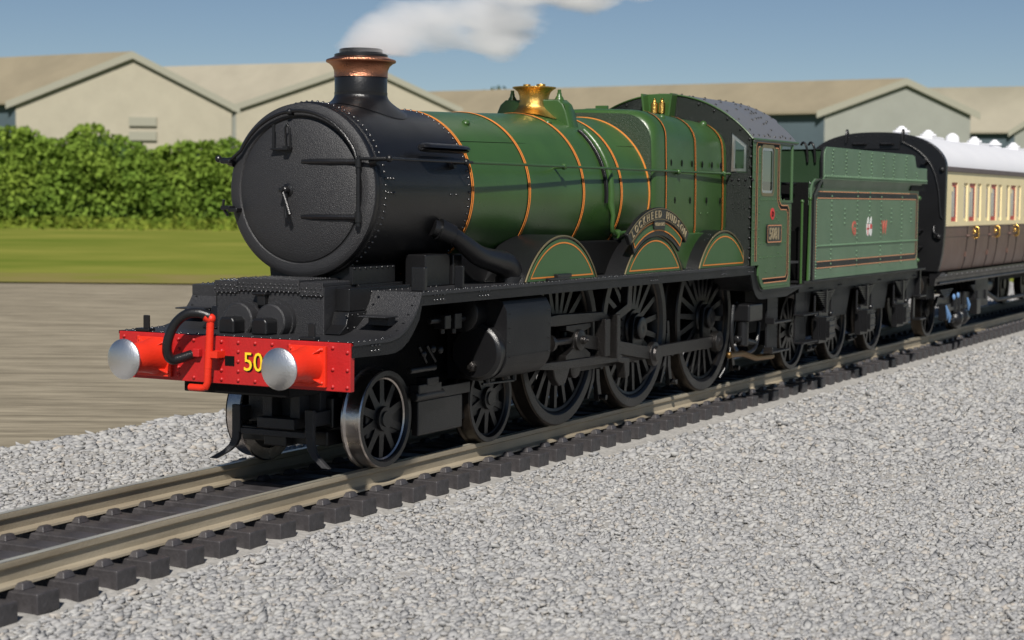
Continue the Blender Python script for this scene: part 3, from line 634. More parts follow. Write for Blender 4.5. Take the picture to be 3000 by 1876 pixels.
# --- cab
def roofz(y): R = 1.783; return 4.122-R+math.sqrt(R*R-y*y)
CF, CR = 10.0, 11.64
# cab front sheet with two window openings: build as polygons strips around the window
def front_sheet():
    ys = np.linspace(-1.36, 1.36, 41); mb = MB(); win = (1.05, 1.27)
    P = [(-1.36, 1.746)]+[(1.36, 1.746)]+[(y, roofz(y)) for y in ys[::-1]]
    # central part
    cpart = [(-1.04, 1.746), (1.04, 1.746)]+[(y, roofz(y)) for y in np.linspace(1.04, -1.04, 31)]
    mb.prism(cpart, CF, CF+.03, ax='x')
    for s in (-1, 1):
        mb.prism([(s*1.04, 1.746), (s*1.36, 1.746), (s*1.36, 3.03), (s*1.04, 3.03)], CF, CF+.03, ax='x')
        mb.prism([(s*1.275, 3.03), (s*1.36, 3.03), (s*1.36, roofz(1.36)), (s*1.275, 3.40)], CF, CF+.03, ax='x')
        mb.prism([(s*1.04, 3.58), (s*1.275, 3.40), (s*1.36, roofz(1.36)), (s*1.2, roofz(1.2)), (s*1.04, roofz(1.04))], CF, CF+.03, ax='x')
    return mb
CABF = mat('cab_front_shaded_green', (.009, .013, .010), .42, bump=.8, bscale=110, spec=.4)  # green cab front, base colour darkened to hold its shade
cabf = mk('cab_front', front_sheet(), CABF, L)
for s in (-1, 1):
    wp = [(s*1.05, 3.045), (s*1.265, 3.045), (s*1.265, 3.40), (s*1.06, 3.555)]
    mb = MB(); k = len(wp)
    inn = [(s*1.09, 3.085), (s*1.235, 3.085), (s*1.235, 3.38), (s*1.095, 3.485)]
    mb.add([(CF-.012, a, b) for a, b in wp]+[(CF-.012, a, b) for a, b in inn]+[(CF+.02, a, b) for a, b in wp]+[(CF+.02, a, b) for a, b in inn],
           [(i, (i+1) % 4, (i+1) % 4+4, i+4) for i in range(4)]+[(i, (i+1) % 4, (i+1) % 4+8, i+8) for i in range(4)]+[(i+4, (i+1) % 4+4, (i+1) % 4+12, i+12) for i in range(4)])
    sw = mk('spectacle_window', mb, STEEL, cabf)
    mk('pane', MB().add([(CF+.006, a, b) for a, b in inn], [(0, 1, 2, 3)]), GLASS, sw)
mk('roof_edge_strip', MB().tube([(CF-.004, y, roofz(y)) for y in np.linspace(-1.36, 1.36, 40)], .012, 6), GREEN, cabf)
rivets([((CF, s*y, roofz(y)-.06), (-1, 0, 0)) for s in (-1, 1) for y in (.55, .78, .98, 1.17, 1.31)]+[((CF, -1.33, z), (-1, 0, 0)) for z in np.arange(1.85, 3.4, .14)]+[((CF, -1.06-.1*i, 2.93), (-1, 0, 0)) for i in range(4)], .022, BLACK, cabf)
rivets([((CF, -1.08-.085*i, z), (-1, 0, 0)) for i in range(3) for z in (2.86, 2.60, 2.54)], .012, BLACK, cabf)
def wall_holes(xb, zb, holes, y0, y1):
    """vertical sheet in x-z between y0 and y1 with rectangular holes; xb, zb are break lists"""
    mb = MB(); xb = sorted(xb); zb = sorted(zb)
    def hole(i, j): xm = (xb[i]+xb[i+1])/2; zm = (zb[j]+zb[j+1])/2; return any(h[0] < xm < h[1] and h[2] < zm < h[3] for h in holes)
    for i in range(len(xb)-1):
        for j in range(len(zb)-1):
            if hole(i, j): continue
            a, b_, c, d = xb[i], xb[i+1], zb[j], zb[j+1]
            mb.add([(a, y0, c), (b_, y0, c), (b_, y0, d), (a, y0, d), (a, y1, c), (b_, y1, c), (b_, y1, d), (a, y1, d)], [(0, 1, 2, 3), (4, 7, 6, 5)])
    for h in holes:
        a, b_, c, d = h; mb.add([(a, y0, c), (b_, y0, c), (b_, y0, d), (a, y0, d), (a, y1, c), (b_, y1, c), (b_, y1, d), (a, y1, d)], [(0, 4, 5, 1), (1, 5, 6, 2), (2, 6, 7, 3), (3, 7, 4, 0)])
    xa, xe, za, ze = xb[0], xb[-1], zb[0], zb[-1]
    mb.add([(xa, y0, za), (xe, y0, za), (xe, y0, ze), (xa, y0, ze), (xa, y1, za), (xe, y1, za), (xe, y1, ze), (xa, y1, ze)], [(0, 4, 7, 3), (1, 2, 6, 5), (3, 7, 6, 2), (0, 1, 5, 4)])
    return mb
CABG = mat('cab_green', (.052, .108, .044), .40, bump=.3, bscale=45, var=.1, vscale=1.3)
wz0, wz1, wx0, wx1 = 2.735, 3.40, 10.36, 10.86
for s in (-1, 1):
    y0, y1 = s*1.362, s*1.335
    outline_low = [(10.31, 1.746), (10.31, 1.60), (10.37, 1.50), (10.45, 1.43), (10.54, 1.397), (11.64, 1.397), (11.64, 2.62)]
    sd_ = mk('cab_side', wall_holes([10.0, wx0, wx1, 11.16], [2.62, wz0, wz1, 3.497], [(wx0, wx1, wz0, wz1)], y0, y1)
             .prism([(10.0, 1.746)]+outline_low+[(10.0, 2.62)], y0, y1), CABG, L, ang=30)
    # rear upper: quarter opening frame
    fr_ = MB().box(11.16, 11.66, min(y0, y1), max(y0, y1), 3.43, 3.497).cyl((11.66, s*1.35, 2.62), (11.66, s*1.35, 3.50), .022, n=10).box(11.16, 11.67, s*1.35-.022, s*1.35+.022, 2.62, 2.655)
    fr_.prism([(11.16, 3.43), (11.22, 3.43), (11.16, 3.37)], y0, y1).prism([(11.16, 2.655), (11.16, 2.73), (11.22, 2.655)], y0, y1)
    mk('cab_pillar', fr_, CABG, sd_)
    yf = s*1.3655
    w_ = mk('cab_window', ribbon(rrect(wx0-.005, wx1+.005, wz0-.005, wz1+.005, .07), .045, lambda a, b: (a, yf-.0*s, b), closed=True), BRASSD, sd_)
    mk('window_surround', ribbon(rrect(wx0+.03, wx1-.03, wz0+.03, wz1-.03, .06), .05, lambda a, b: (a, s*1.357, b), closed=True), STEEL, w_)
    mk('pane', MB().add([(wx0, s*1.345, wz0), (wx1, s*1.345, wz0), (wx1, s*1.345, wz1), (wx0, s*1.345, wz1)], [(0, 1, 2, 3)]), GLASS, w_)
    # lining: double orange round cab side
    o1 = [(10.13, 1.80), (10.13, 3.40), (10.16, 3.45), (11.08, 3.45), (11.08, 2.70), (11.13, 2.62), (11.20, 2.58), (11.47, 2.58), (11.53, 2.52), (11.53, 1.56), (11.47, 1.49), (10.50, 1.49)]
    o2 = [(10.19, 1.80), (10.19, 3.35), (10.22, 3.39), (10.30, 3.39)]
    o3 = [(10.90, 3.39), (11.02, 3.39), (11.02, 2.68), (11.08, 2.57), (11.17, 2.52), (11.42, 2.52), (11.47, 2.46), (11.47, 1.60), (11.42, 1.55), (10.44, 1.55)]
    mid = [(10.16, 1.80), (10.16, 3.38), (10.19, 3.42), (11.05, 3.42), (11.05, 2.69), (11.10, 2.60), (11.18, 2.55), (11.45, 2.55), (11.50, 2.49), (11.50, 1.58), (11.44, 1.52), (10.47, 1.52)]
    mk('black_lining', ribbon(mid, .045, lambda a, b: (a, s*1.3645, b)), BLACKD, sd_)
    for q in (o1, o2, o3): mk('orange_lining', ribbon(q, .014, lambda a, b: (a, s*1.367, b)), ORANGE2, sd_)
    pts = [((x, s*1.362, z), (0, s, 0)) for x in (10.07, 10.28, 11.10) for z in np.arange(1.9, 3.4, .115)]
    pts += [((x, s*1.362, 1.44), (0, s, 0)) for x in np.arange(10.5, 11.5, .07)]
    pts += [((x, s*1.362, z), (0, s, 0)) for z in (2.66, 1.85, 2.05) for x in np.arange(10.35, 11.4, .12 if z > 2.6 else .15)]
    pts += [((11.57, s*1.362, z), (0, s, 0)) for z in np.arange(1.5, 2.6, .13)]+[((11.0, s*1.362, z), (0, s, 0)) for z in (2.5, 2.4, 1.7, 1.6)]+[((11.3, s*1.362, 2.25), (0, s, 0)), ((10.6, s*1.362, 1.65), (0, s, 0))]
    rivets(pts, .0135, CABG, sd_)
    npd = mk('number_plate', MB().prism(rrect(10.57, 11.17, 2.05, 2.31, .025), s*1.363, s*1.385), BLACK, sd_)
    mk('plate_border', ribbon(rrect(10.585, 11.155, 2.063, 2.297, .02), .014, lambda a, b: (a, s*1.3875, b), closed=True), ORANGE2, npd)
    txm = side_text('5081', .235, 10.87, 2.10, -1.3865, .005, .95)
    mk('plate_number', txm if s < 0 else xf(txm, lambda a, b, c: (21.74-a, -b, c)), GILT, npd)
    disc = mk('route_disc', MB().lathe((10.83, s*1.363, 2.46), (0, s, 0), [(0, .085), (.004, .085), (.005, .001)], 24), REDL, sd_)
    if s < 0: mk('disc_letter', side_text('D', .10, 10.83, 2.425, -1.369, .002, 1), BLACKD, disc)
# cab roof
ys = np.linspace(-1.375, 1.375, 45); mb = MB()
def rz(y): R = 1.783; return 4.122-R+math.sqrt(max(0, R*R-y*y))
xr = lambda y: 11.95 if abs(y) < 1.02 else (11.74 if abs(y) < 1.06 else 11.82)
o_ = [[(10.0, y, rz(y)+.012), (xr(y), y, rz(y)+.012), (xr(y), y, rz(y)-.02), (10.0, y, rz(y)-.02)] for y in ys]
mb.loft(o_)
ROOFC = mat('cab_roof_sheen_grey', (.14, .142, .148), .36, bump=.6, bscale=40)  # dark roof paint, base lightened to imitate reflection from overhead
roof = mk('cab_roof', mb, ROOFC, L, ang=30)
pr = []
def rn(y): return (0, y/1.783, math.sqrt(1-(y/1.783)**2))
for x, yy in ((10.15, np.arange(-1.25, 1.3, .17)), (10.75, np.arange(-1.3, 1.31, .24)), (11.35, np.arange(-1.3, 1.31, .24))):
    pr += [((x, y, rz(y)+.012), rn(y)) for y in yy]
pr += [((x, -1.32, rz(1.32)+.012), rn(-1.32)) for x in np.arange(10.1, 11.8, .22)]
pr += [((11.0+.11*i+.05*j, -1.02+.12*i-.10*j, rz(-1.02+.12*i-.10*j)+.012), rn(-1.02+.12*i-.1*j)) for i in range(4) for j in range(3)]
pr += [((11.86, y, rz(y)+.012), rn(y)) for y in np.arange(-.95, 1, .12)]
rivets(pr, .019, BLACK, roof)
for s in (-1, 1): mk('cab_gutter', MB().tube([(10.0, s*1.372, 3.488), (11.85, s*1.372, 3.488)], .018, 8), CABG, roof)
# whistles and shield
sh = mk('whistle_shield', MB().prism([(-.17, 3.74), (.17, 3.74), (.22, 4.125), (-.22, 4.125)], 9.955, 9.985, ax='x').prism([(-.19, 3.74), (-.16, 3.74), (-.21, 4.125), (-.24, 4.125)], 9.78, 9.98, ax='x').prism([(.16, 3.74), (.19, 3.74), (.24, 4.125), (.21, 4.125)], 9.78, 9.98, ax='x'), GREEN, L, bevel=.008)
for y, r in ((.055, .050), (-.06, .044)):
    mk('whistle', MB().lathe((9.85, y, 3.77), (0, 0, 1), [(0, .03), (.04, .04), (.06, .02), (.08, .02), (.085, r), (.225, r), (.235, .03), (.26, .018), (.275, .024), (.29, .012), (.295, .001)], 16), BRASS, L)
# cab interior
mk('boiler_backhead', MB().lathe((10.03, 0, 2.75), (1, 0, 0), [(0, .9), (.45, .88), (.5, .8), (.5, .001)], 32), INNER, L)
mk('cab_floor', B(10.05, 12.35, -1.25, 1.25, 1.72, 1.75), INNER, L)
mk('cab_seat_box', B(10.5, 11.5, -1.3, -1.0, 1.75, 2.3).box(10.5, 11.5, 1.0, 1.3, 1.75, 2.3), INNER, L)
mk('cab_fittings', MB().cyl((10.6, -.3, 3.1), (10.6, .3, 3.1), .05).cyl((10.58, -.2, 2.6), (10.62, -.2, 3.2), .03).lathe((10.6, -.75, 3.0), (-1, 0, .2), [(0, .16), (.05, .17), (.06, .1)], 20), STEEL, L)
# handrails, cab steps, pipes
mk('cab_handrail', MB().cyl((12.22, -1.33, 1.42), (12.22, -1.33, 2.62), .018).ball((12.22, -1.33, 2.64), .03), GREEN, L)
for s in (-1, 1):
    f_ = s*1.22
    st = MB().box(11.05, 11.50, f_-.015, f_+.015, .45, 1.26)
    mk('cab_step_plate', st, GREYB, L, bevel=.005)
    for z, x0, x1 in ((.88, 11.0, 12.05), (.46, 10.95, 12.0)):
        mk('cab_step', B(x0+.02, x1-.3, min(f_, s*1.36), max(f_, s*1.36), z, z+.03).box(x0, x0+.03, min(f_, s*1.36), max(f_, s*1.36), z, z+.09), BLACK, L, bevel=.008)
    mk('drag_box', B(11.3, 12.2, s*.6-.2, s*.6+.2, .7, 1.36), BLACKD, L, bevel=.01)
    rivets([((11.47, f_+s*.015, z) , (0, s, 0)) for z in np.arange(.6, 1.25, .07)]+[((11.1+.08*i, f_+s*.015, .93), (0, s, 0)) for i in range(5)]+[((11.1+.1*i, f_+s*.015, .52), (0, s, 0)) for i in range(4)], .013, BLACK, L)
mk('injector', MB().box(10.2, 10.75, -1.28, -1.0, .95, 1.2).cyl((10.3, -1.15, .6), (10.3, -1.15, 1.0), .08).cyl((10.1, -1.12, .72), (10.9, -1.12, .60), .05), BLACK, L, bevel=.03)
mk('injector_pipe', MB().tube(smooth_path([(9.9, -1.15, 1.2), (9.85, -1.15, .9), (9.9, -1.15, .62), (10.2, -1.15, .5), (10.8, -1.15, .55), (11.0, -1.13, .9)], 5), .03, 8), BLACK, L)
DBR = mat('oily_brass', (.22, .13, .05), .38, metal=1, bump=.6)
mk('overflow_pipe', MB().tube([(9.75, -1.16, .52), (10.3, -1.16, .50), (10.8, -1.16, .40), (11.5, -1.16, .38)], .042, 10).ball((9.75, -1.16, .52), .05), DBR, L)
# --- cylinders
for s in (-1, 1):
    def jack(yo):  # cross section, outward y
        P = [(.62, 1.62), (1.16, 1.62), (1.27, 1.58), (1.325, 1.48), (1.33, 1.35), (1.325, 1.0)]
        P += [(1.03+.30*math.cos(a), 1.02+.27*math.sin(a)) for a in np.linspace(-.05, -PI/2, 8)]+[(.62, .75)]
        return [(s*a, b) for a, b in P]
    cyl_ = mk('cylinder', MB().prism(jack(0), 2.92, 3.93, ax='x'), GREYB, L, bevel=.012, ang=30)
    m = MB().lathe((2.92, s*1.02, 1.05), (-1, 0, 0), [(0, .30), (.10, .30), (.115, .27), (.13, .26), (.14, .001)], 44)
    m.lathe((2.92, s*.92, 1.45), (-1, 0, 0), [(0, .19), (.22, .19), (.235, .165), (.24, .001)], 32)
    mk('cylinder_end', m, BLACK, cyl_, ang=30)
    mk('cylinder_plug', MB().lathe((2.78, s*1.0, .90), (-1, -.0, 0), [(0, .06), (.04, .055), (.05, .03), (.07, .028), (.07, .001)], 6), RODS, cyl_)
    mk('drain_cocks', MB().cyl((3.1, s*1.0, .70), (3.1, s*1.0, .78), .03).cyl((3.7, s*1.0, .68), (3.7, s*1.0, .78), .03).tube([(3.0, s*1.0, .70), (3.7, s*1.0, .68)], .015), BLACK, cyl_)
    rivets([((x, s*1.333, z), (0, s, 0)) for x in (2.98, 3.88) for z in (1.45, 1.3, 1.15, 1.0)], .01, GREYB, cyl_)
    mk('rocking_lever', MB().tube([(1.9, s*1.0, 1.42), (2.6, s*1.0, 1.41)], .03).box(2.1, 2.22, s*1.0-.07, s*1.0+.07, 1.33, 1.47).box(2.3, 2.44, s*1.0-.07, s*1.0+.07, 1.32, 1.48).cyl((2.15, s*1.0, 1.28), (2.15, s*1.0, 1.4), .03).cyl((2.38, s*1.0, 1.27), (2.38, s*1.0, 1.4), .03), BLACK, L, bevel=.01)
    # crosshead and slide bars
    yb = s*1.05
    def bx(x0, x1, z0, z1, d=.06, dy=0): return B(x0, x1, yb+dy-d, yb+dy+d, z0, z1)
    mk('slide_bar', MB().prism([(3.93, 1.25), (3.93, 1.32), (4.55, 1.35), (5.75, 1.32), (5.95, 1.24), (5.75, 1.22), (4.5, 1.22)], yb-.07, yb+.07), RODS, L, bevel=.008)
    mk('slide_bar', MB().prism([(3.93, .84), (3.93, .78), (4.5, .73), (6.1, .70), (6.3, .76), (6.2, .80), (4.6, .82)], yb-.07, yb+.07), RODS, L, bevel=.008)
    mk('motion_bracket', MB().prism([(5.66, .80), (5.66, 1.24), (5.80, 1.24), (5.80, .80)], yb-.13, yb+.02).prism([(5.93, .76), (5.93, 1.28), (6.02, 1.28), (6.02, .76)], yb-.16, yb+.12).box(5.66, 6.0, yb-.02, yb+.1, 1.22, 1.28).box(5.66, 6.0, yb-.02, yb+.1, .76, .81), RODS, L, bevel=.01)
    mk('motion_hanger', MB().prism([(5.95, 1.24), (6.45, 1.38), (6.48, 1.62), (6.60, 1.62), (6.58, 1.30), (6.02, 1.15)], yb-.05, yb+.05), RODS, L, bevel=.01)
    mk('motion_foot', MB().prism([(6.2, .76), (6.52, .72), (6.52, .50), (6.40, .48), (6.36, .66), (6.15, .70)], yb-.06, yb+.06), RODS, L, bevel=.012)
    mk('motion_foot', MB().prism([(4.45, .76), (4.9, .74), (4.78, .56), (4.62, .54), (4.52, .62)], yb-.05, yb+.05), RODS, L, bevel=.012)
    xh = MB().prism([(4.78, 1.21), (5.42, 1.21), (5.42, 1.16), (5.24, 1.12), (5.24, .94), (5.42, .86), (5.42, .81), (4.78, .82), (4.78, .87), (4.98, .95), (4.98, 1.12), (4.78, 1.16)], yb-.05, yb+.05)
    xh.lathe((5.11, yb+s*.04, 1.03), (0, s, 0), [(0, .125), (.04, .12), (.05, .08), (.055, .05), (.10, .045), (.12, .02), (.14, .018), (.14, .001)], 26)
    mk('crosshead', xh, RODS, L, bevel=.006)
    mk('piston_rod', MB().cyl((3.9, yb, 1.03), (5.0, yb, 1.03), .042).lathe((4.40, yb, 1.03), (1, 0, 0), [(0, .1), (.06, .1), (.08, .06), (.14, .055), (.14, .04)], 18), STEEL if 0 else RODS, L)
    # rods: driver crank pins
    DX = (5.255, 7.389, 9.751)
    ca = math.radians(-72); cr = .36; px, pz = cr*math.cos(ca)*.0-.06, -.315
    yr = s*.98
    def rod(xa, za, xb_, zb_, y, h, d=.028):
        mb_ = MB(); dx, dz = xb_-xa, zb_-za; Ln = math.hypot(dx, dz); nx, nz = -dz/Ln*h/2, dx/Ln*h/2
        return mb_.prism([(xa+nx, za+nz), (xb_+nx, zb_+nz), (xb_-nx, zb_-nz), (xa-nx, za-nz)], y-d, y+d)
    WR = 1.0225
    p2 = (DX[1]+px, WR+pz)
    mk('connecting_rod', rod(5.11, 1.03, p2[0], p2[1], s*1.06, .155).lathe((p2[0], s*1.03, p2[1]), (0, s, 0), [(0, .15), (.07, .15), (.08, .10), (.11, .09), (.11, .001)], 26), RODS, L, bevel=.005)
    mk('coupling_rod', rod(DX[1]+px, p2[1], DX[2]+px, p2[1], s*.97, .15).lathe((DX[2]+px, s*.94, p2[1]), (0, s, 0), [(0, .14), (.10, .14), (.11, .08), (.13, .06), (.13, .001)], 26), RODS, L, bevel=.005)
    mk('coupling_rod', rod(DX[0]+px, p2[1], DX[1]+px, p2[1], s*.95, .14).lathe((DX[0]+px, s*.92, p2[1]), (0, s, 0), [(0, .13), (.10, .13), (.11, .08), (.11, .001)], 26), RODS, L, bevel=.005)
    for i, x in enumerate(DX):
        wl = wheel_parts(L, x, s*.79, WR, 20, TYRE, s, hubr=.23, wname='driving_wheel', spin=.12*i, bal=True)
        mk('crank_boss', MB().prism([(x-.16, WR+.05), (x-.12, WR+.15), (x, WR+.19), (x+.13, WR+.14), (x+.16, WR), (x+px+.13, WR+pz-.03), (x+px+.07, WR+pz-.12), (x+px-.06, WR+pz-.12), (x+px-.14, WR+pz)], s*.79, s*.84).lathe((x, s*.80, WR), (0, s, 0), [(0, .15), (.09, .145), (.10, .12), (.10, .03), (.09, .001)], 30).cyl((x+px, s*.8, WR+pz), (x+px, s*1.0, WR+pz), .05), BLACK, wl, bevel=.01)
    # brake gear between drivers
    for x in (6.28, 8.50, 10.85-.0):
        sc_ = 1 if x < 10 else .0
        if x > 10: x = 10.86-.02
        bx_ = MB().prism([(x-.05, 1.05), (x+.02, 1.05), (x+.10, .42), (x+.16, .22), (x+.08, .18), (x+.0, .45)], s*.72, s*.78)
        bx_.prism([(x-.10, .88), (x-.05, .88), (x-.11, .45), (x-.26, .24), (x-.30, .26), (x-.17, .50)], s*.66, s*.80).cyl((x+.02, s*.7, .62), (x+.02, s*.84, .62), .04).cyl((x+.12, s*.7, .23), (x+.12, s*.86, .23), .035)
        if x < 10: mk('brake_hanger', bx_, BLACK, L, bevel=.006)
        else: mk('brake_hanger', xf(bx_, lambda a, b, c: (a-.0, b, c)), BLACK, L, bevel=.006)
    # sanding pipe
    mk('sand_pipe', MB().tube(smooth_path([(9.95+.75, s*.9, 1.2), (10.6, s*.9, .8), (10.35, s*.9, .35), (10.2, s*.85, .15)], 5), .018, 8), BLACK, L)
# --- bogie
bg_ = MB().box(.95, 4.1, -.50, .50, .42, .72).box(1.2, 3.9, -.72, -.62, .30, .55).box(1.2, 3.9, .62, .72, .30, .55)
bog = mk('bogie_frame', bg_, BLACK, L, bevel=.02)
XB = 1.445
for s in (-1, 1):
    for x, ty in ((XB, TYREB), (XB+2.134, TYRE)):
        wheel_parts(L, x, s*.79, .4825, 10, ty, s, hubr=.26, wname='bogie_wheel', spin=.3)
    # springs/axlebox gear between the wheels, outside frame
    g_ = MB().box(1.95, 3.05, s*.80-.03, s*.80+.03, .60, .72)
    g_.cyl((1.75, s*.86, .93), (2.25, s*.86, .93), .035).cyl((1.85, s*.86, .66), (2.4, s*.86, .66), .045).box(1.9, 2.35, s*.83-.06, s*.83+.06, .68, .78).box(2.05, 2.28, s*.83-.07, s*.83+.07, .76, .84)
    g_.tube([(1.95, s*.85, 1.16), (2.1, s*.85, .98)], .02).tube([(2.1, s*.85, 1.16), (2.28, s*.85, .98)], .02).ball((2.02, s*.86, 1.08), .04).ball((2.2, s*.86, 1.12), .045).ball((2.35, s*.86, 1.1), .045)
    g_.box(2.0, 2.9, s*.78-.04, s*.78+.04, .25, .60)
    mk('bogie_spring_gear', g_, BLACK, bog, bevel=.012)
    # guard irons
    yg = s*.43
    gi = MB().prism([(s*.375, .36), (s*.375, .625), (s*.475, .625), (s*.475, .36)], .65, .70, ax='x')
    gi.loft([[(xx, yy-.045, z_), (xx, yy+.045, z_), (xx+.05, yy+.045, z_), (xx+.05, yy-.045, z_)] for xx, yy, z_ in ((.65, yg, .37), (.65, s*.435, .30), (.64, s*.46, .235), (.62, s*.52, .175), (.60, s*.60, .125), (.58, s*.66, .09))])
    gi.box(.70, 1.3, s*.43-.04, s*.43+.04, .46, .60)
    mk('guard_iron', gi, BLACKT, L, bevel=.01)
mk('bogie_stretcher', B(.66, .71, -.38, .38, .345, .405).box(.60, .85, -.29, .14, .43, .53).box(.68, .85, .02, .13, .53, .79).box(.68, .85, -.30, -.19, .53, .79).box(.85, 1.2, -.42, .42, .45, .85), BLACKT, L, bevel=.008)
mk('bogie_cross_beam', B(.85, 1.3, -.50, .50, .26, .40).box(.74, .95, -.10, .16, .24, .34), BLACK, L, bevel=.012)
mk('front_stretcher', B(.08, .6, -.6, .6, .80, .93), BLACKD, L, bevel=.01)
for a_ in ((.07, 1.6, -.60, -.545, .90, 1.32), (.07, 1.6, .545, .60, .90, 1.32)): mk('frame_front', B(*a_), BLACKD, L)
mk('axle', MB().cyl((XB, -.65, .4825), (XB, .65, .4825), .08).cyl((XB+2.134, -.65, .4825), (XB+2.134, .65, .4825), .08), BLACKD, L)

# ================================================================= TENDER
T = thing('tender', 'green tender with coal plates and G W lettering coupled behind the locomotive cab', 'tender', (12.6, 0, 0))
def tk(name, mb, m, parent=None, **k):
    if parent is None or parent is T:
        mb = xf(mb, lambda a, b, c: (a-12.6, b, c)); return mk(name, mb, m, T, **k)
    return mk(name, xf(mb, lambda a, b, c: (a-12.6, b, c)), m, parent, **k)
tx0, tx1 = 12.68, 18.66
tank = tk('tank', B(tx0, tx1, -1.28, 1.28, 1.455, 2.85), GREENT, bevel=.02)
for s in (-1, 1):
    # side sheet with flare: profile in y-z lofted along x
    def prof(off=0): return [(s*(1.34+off), 1.455), (s*(1.34+off), 2.78), (s*(1.345+off), 2.86), (s*(1.365+off), 2.93), (s*(1.41+off), 2.985)]
    m = MB(); xsL = [tx0+.0, 12.70, 12.85, 18.2, 18.62, tx1]
    xo = [.0, 0, 0, 0, 0, 0]
    secs = []
    for x in (12.62, 18.66):
        secs.append([(x, a, b) for a, b in prof()]+[(x, a-s*.03, b) for a, b in reversed(prof())])
    m.loft(secs)
    sp_ = tk('side_sheet', m, GREENT, ang=50)
    tk('base_strip', B(12.62, 18.66, min(s*1.341, s*1.352), max(s*1.341, s*1.352), 1.455, 1.50), GREENT, sp_, bevel=.003)
    # coal fender: flat panel above flare
    f_ = MB().prism([(12.98, 2.985), (12.98, 3.36), (13.03, 3.44), (13.12, 3.478), (17.95, 3.478), (18.08, 3.45), (18.14, 3.36), (18.18, 3.28), (18.26, 3.255), (18.92, 3.255), (18.92, 2.985)], s*1.385, s*1.415)
    fd = tk('coal_fender', f_, GREENT, bevel=.006)
    tk('fender_lip', MB().tube([(12.95, s*1.41, 2.99), (18.93, s*1.41, 2.99)], .014, 6), GREENT, fd)
    pts = []
    for x in (13.38, 14.06, 14.76, 15.44, 16.13, 16.74, 17.52, 18.22):
        zt = 3.44 if x < 17.6 else 3.2
        pts += [((x+(.02 if i % 2 else -.02), s*1.415, z), (0, s, 0)) for i, z in enumerate(np.arange(3.05, zt, .055))]
    pts += [((x, s*1.415, 3.022+(.012 if i % 2 else 0)), (0, s, 0)) for i, x in enumerate(np.arange(13.0, 18.9, .045))]
    for x, a, b_ in ((13.60, 1.6, 2.80), (14.95, 1.98, 2.82), (15.63, 2.42, 2.82), (16.30, 1.6, 2.80), (17.57, 1.6, 2.80), (14.28, 2.30, 2.55), (16.92, 2.30, 2.55), (18.17, 2.30, 2.55), (14.95, 1.62, 1.9)):
        pts += [((x, s*1.34, z), (0, s, 0)) for z in np.arange(a, b_, .075)]
    pts += [((12.86, s*1.34, z), (0, s, 0)) for z in np.arange(1.5, 2.9, .045)]
    pts += [((x, s*1.34, 1.962), (0, s, 0)) for x in np.arange(12.9, 18.62, .05)]
    rivets([((p[0]-12.6, p[1], p[2]), n) for p, n in pts], .022, GREENT, fd)
    yl = s*1.3445
    tk('black_lining', ribbon(rrect(12.79, 18.54, 1.675, 2.745, .07), .075, lambda a, b: (a, s*1.343, b), closed=True), GREYB, sp_)
    for q in (rrect(12.74, 18.59, 1.625, 2.795, .09), rrect(12.84, 18.49, 1.725, 2.695, .05)):
        tk('orange_lining', ribbon(q, .014, lambda a, b: (a, s*1.346, b), closed=True), ORANGE2, sp_)
    LET = mat('lettering_red', (.50, .10, .07), .5)
    for ch_, xx in (('G', 14.78), ('W', 16.5)):
        tm = side_text(ch_, .30, xx, 2.12, -1.345, .006, .95); tb = side_text(ch_, .30, xx+.015, 2.108, -1.343, .02, .95, depth=.001)
        if s > 0: fl = lambda a, b, c: (31.24-a, -b, c)
        else: fl = lambda a, b, c: (a, b, c)
        tk('letter_shadow', xf(tb, fl), GILT, sp_); tk('letter', xf(tm, fl), LET, sp_)
    # crest: two shields with supporters above
    WHT = mat('crest_white', (.75, .75, .72), .5)
    cr_ = MB()
    for xc in (15.55, 15.71):
        cr_.prism([(xc-.075, 2.28), (xc+.075, 2.28), (xc+.075, 2.15), (xc+.05, 2.10), (xc, 2.075), (xc-.05, 2.10), (xc-.075, 2.15)], s*1.341, s*1.3455)
        cr_.prism([(xc-.05, 2.29), (xc+.04, 2.29), (xc+.05, 2.36), (xc+.02, 2.40), (xc-.02, 2.35)], s*1.341, s*1.3455)
    cro = tk('crest', cr_, WHT, sp_)
    tk('crest_cross', B(15.535, 15.565, min(s*1.3456, s*1.348), max(s*1.3456, s*1.348), 2.10, 2.28).box(15.48, 15.62, min(s*1.3456, s*1.348), max(s*1.3456, s*1.348), 2.19, 2.215), REDL, cro)
    tk('crest_field', B(15.66, 15.77, min(s*1.3456, s*1.348), max(s*1.3456, s*1.348), 2.20, 2.275), REDL, cro)
    # footplate
    tk('tender_footplate', B(12.30, 19.20, min(s*1.05, s*1.36), max(s*1.05, s*1.36), 1.415, 1.45), GREYB, bevel=.006)
    # frame with cut-outs
    yo = s*1.20
    P = [(12.78, 1.415), (19.0, 1.415), (19.0, 1.25), (18.85, .95), (18.30, .78), (18.1, .90), (17.95, 1.10), (17.85, 1.22), (17.25, 1.22), (17.05, .82), (15.95, .82), (15.85, 1.05), (15.75, 1.22), (15.05, 1.22), (14.85, .82), (13.9, .82), (13.8, 1.05), (13.65, 1.22), (13.05, 1.22), (12.95, .95), (12.85, .78), (12.78, .78)]
    fm = tk('tender_frame', MB().prism(P, yo-.02, yo+.02).box(12.35, 19.1, min(yo-.01, yo+s*.06), max(yo-.01, yo+s*.06), 1.27, 1.415), GREYB, bevel=.006)
    rivets([((x-12.6+dx, yo+s*.062, 1.32), (0, s, 0)) for x in (12.85, 14.3, 16.5, 18.7) for dx in (0, .07, .14)], .015, BLACK, fm)
